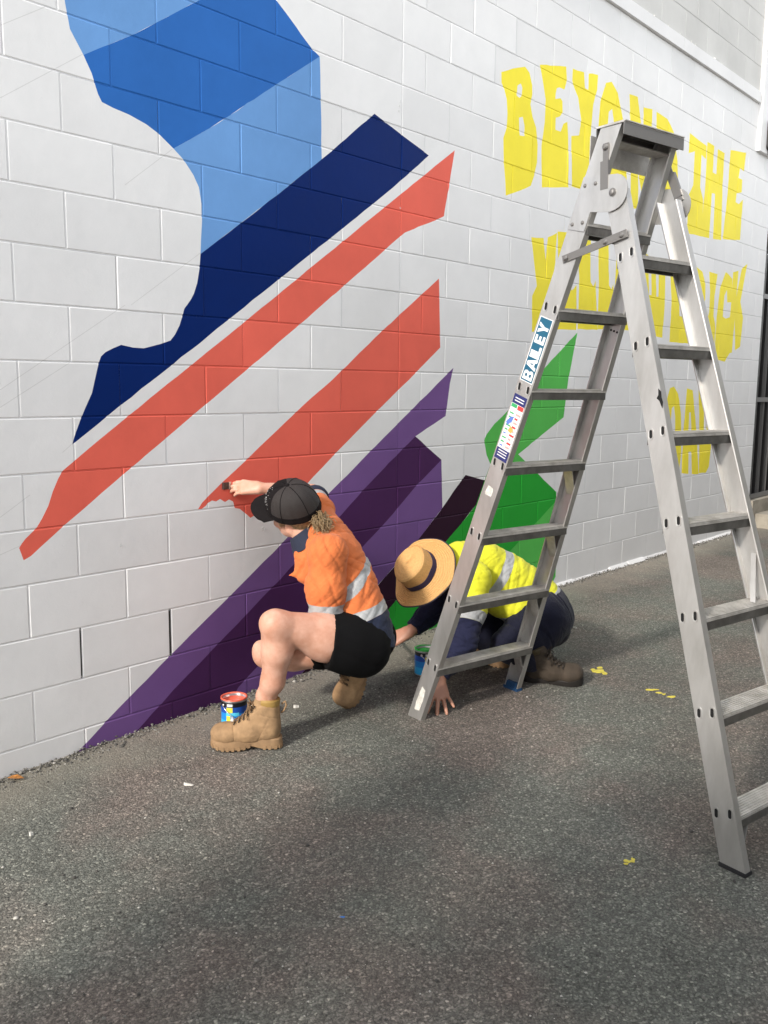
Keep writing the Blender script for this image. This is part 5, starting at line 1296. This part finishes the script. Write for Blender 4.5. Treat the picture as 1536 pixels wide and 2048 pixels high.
def sleeve_m(sh_, el_, wr_, r, cuts, seed):
    v = Vol(np.minimum(np.minimum(sh_, el_), wr_)-.13, np.maximum(np.maximum(sh_, el_), wr_)+.13, .0046)
    v.chain([sh_ + (upm-sh_)*.3, sh_, sh_*.5+el_*.5, el_, el_*.5+wr_*.5, wr_], r, .035); d = unit(wr_-el_); v.cut(wr_ - d*.015, d)
    V, Q = v.net(2); V = folds(V, Q, unit(el_-sh_) + RT*.3, .0055, 20, 5, seed); V = folds(V, Q, unit(wr_-el_), .003, 30, 8, seed+4)
    t = seg_t(V, sh_, el_)*np.linalg.norm(el_-sh_); L_ = np.linalg.norm(el_-sh_)
    return link('sleeve', mesh('sleeve', V, Q, M_YEL, None, True, {'tape': .024 - np.abs(t-cuts*L_), 'second': t-cuts*L_-.024}), shm)
sleeve_m(s1, e1, w1, [.065,.080,.078,.063,.056,.042], .62, 71); sleeve_m(s2, e2, w2, [.065,.072,.064,.058,.052,.042], -.3, 75)
# trousers
M_TRO = cloth('navy work trousers', (.007,.008,.022), (.007,.008,.022), (.007,.008,.022))
v = Vol((2.8,-1.2,-.02), (4.0,.05,.62), .0055)
v.chain([mh(1062,1205,4.26), pelm, mh(1092,1240,4.27)], [.125,.138,.135], .05); v.chain([h1, h1*.5+k1*.5, k1, k1*.6+f1*.4], [.126,.094,.068,.062], .04); v.chain([k1*.7+f1*.3, f1], [.064,.056], .03)
v.chain([h2, h2*.5+k2*.5, k2], [.125,.10,.076], .04); v.chain([k2, f2], [.072,.06], .03); v.cone(h1 + unit(f1-k1)*.02, f1 + UPW*.10 + unit(f1-k1)*-.02, .12, .055, .06)
V, Q = v.net(2); V = folds(V, Q, unit(k1-h1), .006, 15, 4, 81); mi_ = np.full(len(V), -1.)
link('trousers', mesh('trousers', V, Q, M_TRO, None, True, {'tape': mi_, 'second': mi_}), MAN)
# boots: the near one lies behind him, toe out to the right; the far one stands flat
dB = unit(RT*.95 - AWAY*.25); oB = mh(1050,1340,4.17); oB[2] = gz(oB[0])+.006
put_boot(BOOT_BRN, MAN, oB, dB, unit(UPW*.90 - AWAY*.30 - RT*.12))
oF = on_ground(1006, 1345); oF = oF + UPW*.006; put_boot(BOOT_TAN, MAN, mh(1016,1336,4.36)*[1,1,0] + UPW*(gz(3.5)+.006), unit(LEFT*.9 + AWAY*.3), UPW)
# straw hat: sewn rows of plait, band, crown
M_STRAW = mat('golden straw', (.60,.345,.125), .7, var=.12, vscale=140, bump=(300,.8,.0018), coord='World'); M_BAND = mat('navy hat band', (.016,.014,.060), .7, bump=(300,.4,.001)); M_EDGE = mat('dark hat edge', (.03,.024,.04), .8)
ax_h = unit(LEFT*.62 + UPW*.56 - AWAY*.60); HM = m4(frame(unit(-UPW - ax_h*np.dot(-UPW, ax_h)), ax_h), Pm(-.014,0,.080))
def hat_mesh():
    prof = []; 
    for i in range(64):                                              # brim: ridged rows, a little dip
        t = i/63; r = .174 - .087*t; z_ = -.010 + .024*(1-t)**2*0 - .016*math.sin((1-t)*math.pi*.55) + .0058*abs(math.sin(t*math.pi*8.5))**.7; prof.append((r, z_))
    for i in range(1, 46):
        t = i/45
        if t < .62: q = t/.62; r = .089 - .004*q; z_ = -.010 + .088*q
        else: q = (t-.62)/.38; r = .085*math.cos(q*math.pi/2)**.55; z_ = .078 + .022*math.sin(q*math.pi/2)
        prof.append((max(r, .0005), z_ + .0), )
    return prof
pr = hat_mesh(); n_ = 72; mb = MB(); k = len(pr)
for i, (r_, z_) in enumerate(pr):
    for j in range(n_):
        a = 2*math.pi*j/n_; wv = (.019*math.sin(2*a+.6) + .007*math.sin(3*a+1.4) + .004*math.sin(7*a))*max(0, (r_-.09)/.09)**1.3; el = 1.0 + .10*math.cos(2*a)*(1 if r_ < .1 else max(0, 1-(r_-.1)/.05))
        dent = -.010*math.exp(-((a-math.pi)/.8)**2)*(1 if z_ > .085 else 0); mb.V.append(tuple(HM @ Vector((r_*el*math.cos(a), r_*math.sin(a)*.97, z_ + wv + dent + (.0015*math.sin(i*1.9) if r_ < .0895 else 0)))))
for i in range(k-1):
    for j in range(n_): mb.F.append((i*n_+j, i*n_+(j+1) % n_, (i+1)*n_+(j+1) % n_, (i+1)*n_+j)); mb.M.append(0)
hat = mb.build('straw_hat', M_STRAW, MAN, smooth=True); so_ = hat.modifiers.new('thick', 'SOLIDIFY'); so_.thickness = .003; so_.offset = -1
mb = MB(); ring = []
for j in range(n_):
    a = 2*math.pi*j/n_; el = 1.0 + .10*math.cos(2*a); tz = .004*math.sin(5*a)
    ring.append([HM @ Vector((r_*el*math.cos(a), r_*math.sin(a)*.97, z_+tz)) for r_, z_ in ((.0885,-.006),(.0915,-.006),(.0895,.024),(.0865,.024))])
for j in range(n_):
    for q in range(4): mb.add([ring[j][q], ring[(j+1) % n_][q], ring[(j+1) % n_][(q+1) % 4], ring[j][(q+1) % 4]], [(0,1,2,3)])
mb.build('hat_band', M_BAND, hat, smooth=True, angle=R(40))
mb = MB(); pts = []
for j in range(n_):
    a = 2*math.pi*j/n_; wv = (.019*math.sin(2*a+.6) + .007*math.sin(3*a+1.4) + .004*math.sin(7*a))*((.174-.09)/.09)**1.3; pts.append(HM @ Vector((.175*math.cos(a), .175*math.sin(a)*.97, -.010 -.016*math.sin(math.pi*.55) + wv - .001)))
mb.tube(pts, .0032, 6, closed=True); mb.build('hat_edge', M_EDGE, hat, smooth=True)
v = Vol(HCm-.15, HCm+.15, .005); v.ell(Pm(-.016,0,.024), (.092,.078,.08), Hx, 0); v.ell(Pm(-.05,0,-.03), (.052,.062,.045), Hx, .03); v.cut(Pm(.045,0,0), Hx[:,0]); V, Q = v.net(1); link('hair', mesh('hair', V, Q, M_HAIR2, None, True), MAN)
# the second brush, green, at the foot of the wall
tg = np.array([*on_wall(776,1268)])[[0,0,1]]; tg[1] = -.006; gq = (tm[0]*.4+tm[1]*.3+tm[4]*.3); bd = unit(gq-tg); sd = unit(np.cross(bd, [0,0,1])); nn = np.cross(bd, sd); B2 = empty('paint_brush', tuple(gq), 'brush held low at the green paint by the kneeling man in the straw hat', 'brush')
M_BRG = mat('green wet bristles', (.03,.24,.05), .4, bump=(300,.8,.002))
ln = np.linalg.norm(gq-tg)
mb = MB(); mb.bar(tg, tg+bd*.035, sd, nn, .012, .005); mb.build('bristles', M_BRG, B2)
mb = MB(); mb.bar(tg+bd*.0352, tg+bd*.055, sd, nn, .013, .0065); mb.build('ferrule', M_FER, B2)
mb = MB(); mb.tube([tg+bd*.0552, tg+bd*.08, tg+bd*(ln+.02), tg+bd*(ln+.08)], [.010,.007,.008,.004], 10); mb.build('handle', M_HND, B2, smooth=True)
print('man', round(time.time()-T0, 1))
# ------------------------------------------------------------------ paint cans
def can(px, py, label, col, name_paint, turn):
    c = on_ground(px, py); o = empty('paint_can', tuple(c), label, 'paint can', 'open paint tins')
    r, h = .0535, .128
    key = name_paint
    m_p = mat(name_paint+' in a can', col, .18, spec=.6); m_rim = mat(name_paint+' smeared rim', tuple(q*.92 for q in col), .35, var=.15, vscale=60, coord='World')
    T = Matrix.Translation(Vector(c)) @ Matrix.Rotation(turn, 4, 'Z')
    mb = MB(); mb.lathe([(.0001,.001),(r-.002,.001),(r+.0005,.0025),(r+.0005,.005),(r-.001,.0062),(r-.001,h-.012),(r+.0012,h-.010),(r+.0012,h-.002),(r,h),(r-.004,h),(r-.0065,h-.004),(r-.0075,h-.030)], 48, T); mb.build('tin', M_TIN, o, smooth=True, angle=R(35))
    mb = MB(); mb.lathe([(r+.0016,h-.004),(r+.0016,h+.0008),(r-.003,h+.0018),(r-.0062,h-.0025),(r-.0072,h-.019)], 48, T); mb.build('rim', m_rim, o, smooth=True)
    mb = MB(); mb.lathe([(r-.0075,h-.020),(r*.6,h-.0215),(.0001,h-.022)], 48, T); mb.build('paint', m_p, o, smooth=True)
    # paper label: bands and patches printed on it
    mb = MB()
    def patch(a0, a1, z0, z1, m, lift=0.0):
        n = max(2, int(abs(a1-a0)/R(6))); rr_ = r - .0004 + lift
        V = []
        for i in range(n+1):
            a = a0+(a1-a0)*i/n; V += [T @ Vector((rr_*math.cos(a), rr_*math.sin(a), z)) for z in ((z0(i/n) if callable(z0) else z0), (z1(i/n) if callable(z1) else z1))]
        mb.add(V, [(2*i, 2*i+2, 2*i+3, 2*i+1) for i in range(n)], m)
    P2 = 2*math.pi
    patch(0, P2, .007, .042, 1); patch(0, P2, .042, .072, 2); patch(0, P2, .072, .098, 3); patch(0, P2, .098, h-.0125, 4)
    for k in range(2):
        b = k*math.pi
        patch(b-.9, b-.45, .101, .112, 0, .0002)                       # white word on the black top band
        patch(b-.95, b-.45, .076, .097, 5, .0002); patch(b-.95, b-.62, .032, .066, 5, .0002)
        patch(b-.98, b+.05, .062, .076, 6, .0003); patch(b-.95, b-.1, .012, .019, 6, .0002); patch(b-.95, b-.1, .024, .029, 0, .0002)
        patch(b-.70, b-.28, .030, lambda t: .030+.034*(1-abs(2*t-1)), 0, .0004); patch(b-.20, b+.25, .010, lambda t: .038+.022*(1-abs(2*t-1)), 0, .0004)
        patch(b-.08, b+.13, .010, .034, 7, .0006)
    mb.build('paper_label', CAN_M, o)
    mb = MB()
    for s in (-1, 1): mb.lathe([(.006,0),(.006,.003),(.003,.005),(.0001,.0052)], 10, T @ Matrix.Rotation(s*math.pi/2+.3, 4, 'Z') @ Matrix.Translation((r-.001,0,h-.024)) @ Matrix.Rotation(R(90), 4, 'Y'))
    pts = [T @ Matrix.Rotation(.3, 4, 'Z') @ Vector(((r+.010)*math.sin(t)*1.0*.0 + (r+.006)*math.sin(a_)*0 + .030*math.sin(t)+ (r+.0045)*0 + (r+.004)*abs(math.sin(t))*.75, -(r+.005)*math.cos(t), h-.024-.060*math.sin(t))) for t in [math.pi*i/14 for i in range(15)] for a_ in (0,)]
    mb.tube(pts, .0016, 6); mb.build('wire_handle', M_FER, o, smooth=True)
    return o
M_TIN = mat('tin plate', (.55,.55,.56), .32, .9)
CAN_M = [mat('label white', (.78,.78,.77), .4), mat('label light blue', (.03,.42,.80), .4), mat('label blue', (.015,.24,.68), .4), mat('label deep blue', (.014,.07,.36), .4), mat('label black', (.010,.010,.014), .35), mat('label yellow', (.80,.66,.06), .4), mat('label sky blue', (.10,.58,.82), .4), mat('label pink', (.60,.42,.42), .4)]
ca = math.atan2(-.62, -.78)
can(469, 1452, 'open tin of coral paint with a blue label beside the woman\'s front boot', (.78,.145,.085), 'coral paint', ca+.55)
can(851, 1347, 'open tin of green paint with a striped blue label behind the ladder foot', (.04,.42,.07), 'green paint', ca+.9)
print('cans', round(time.time()-T0, 1))
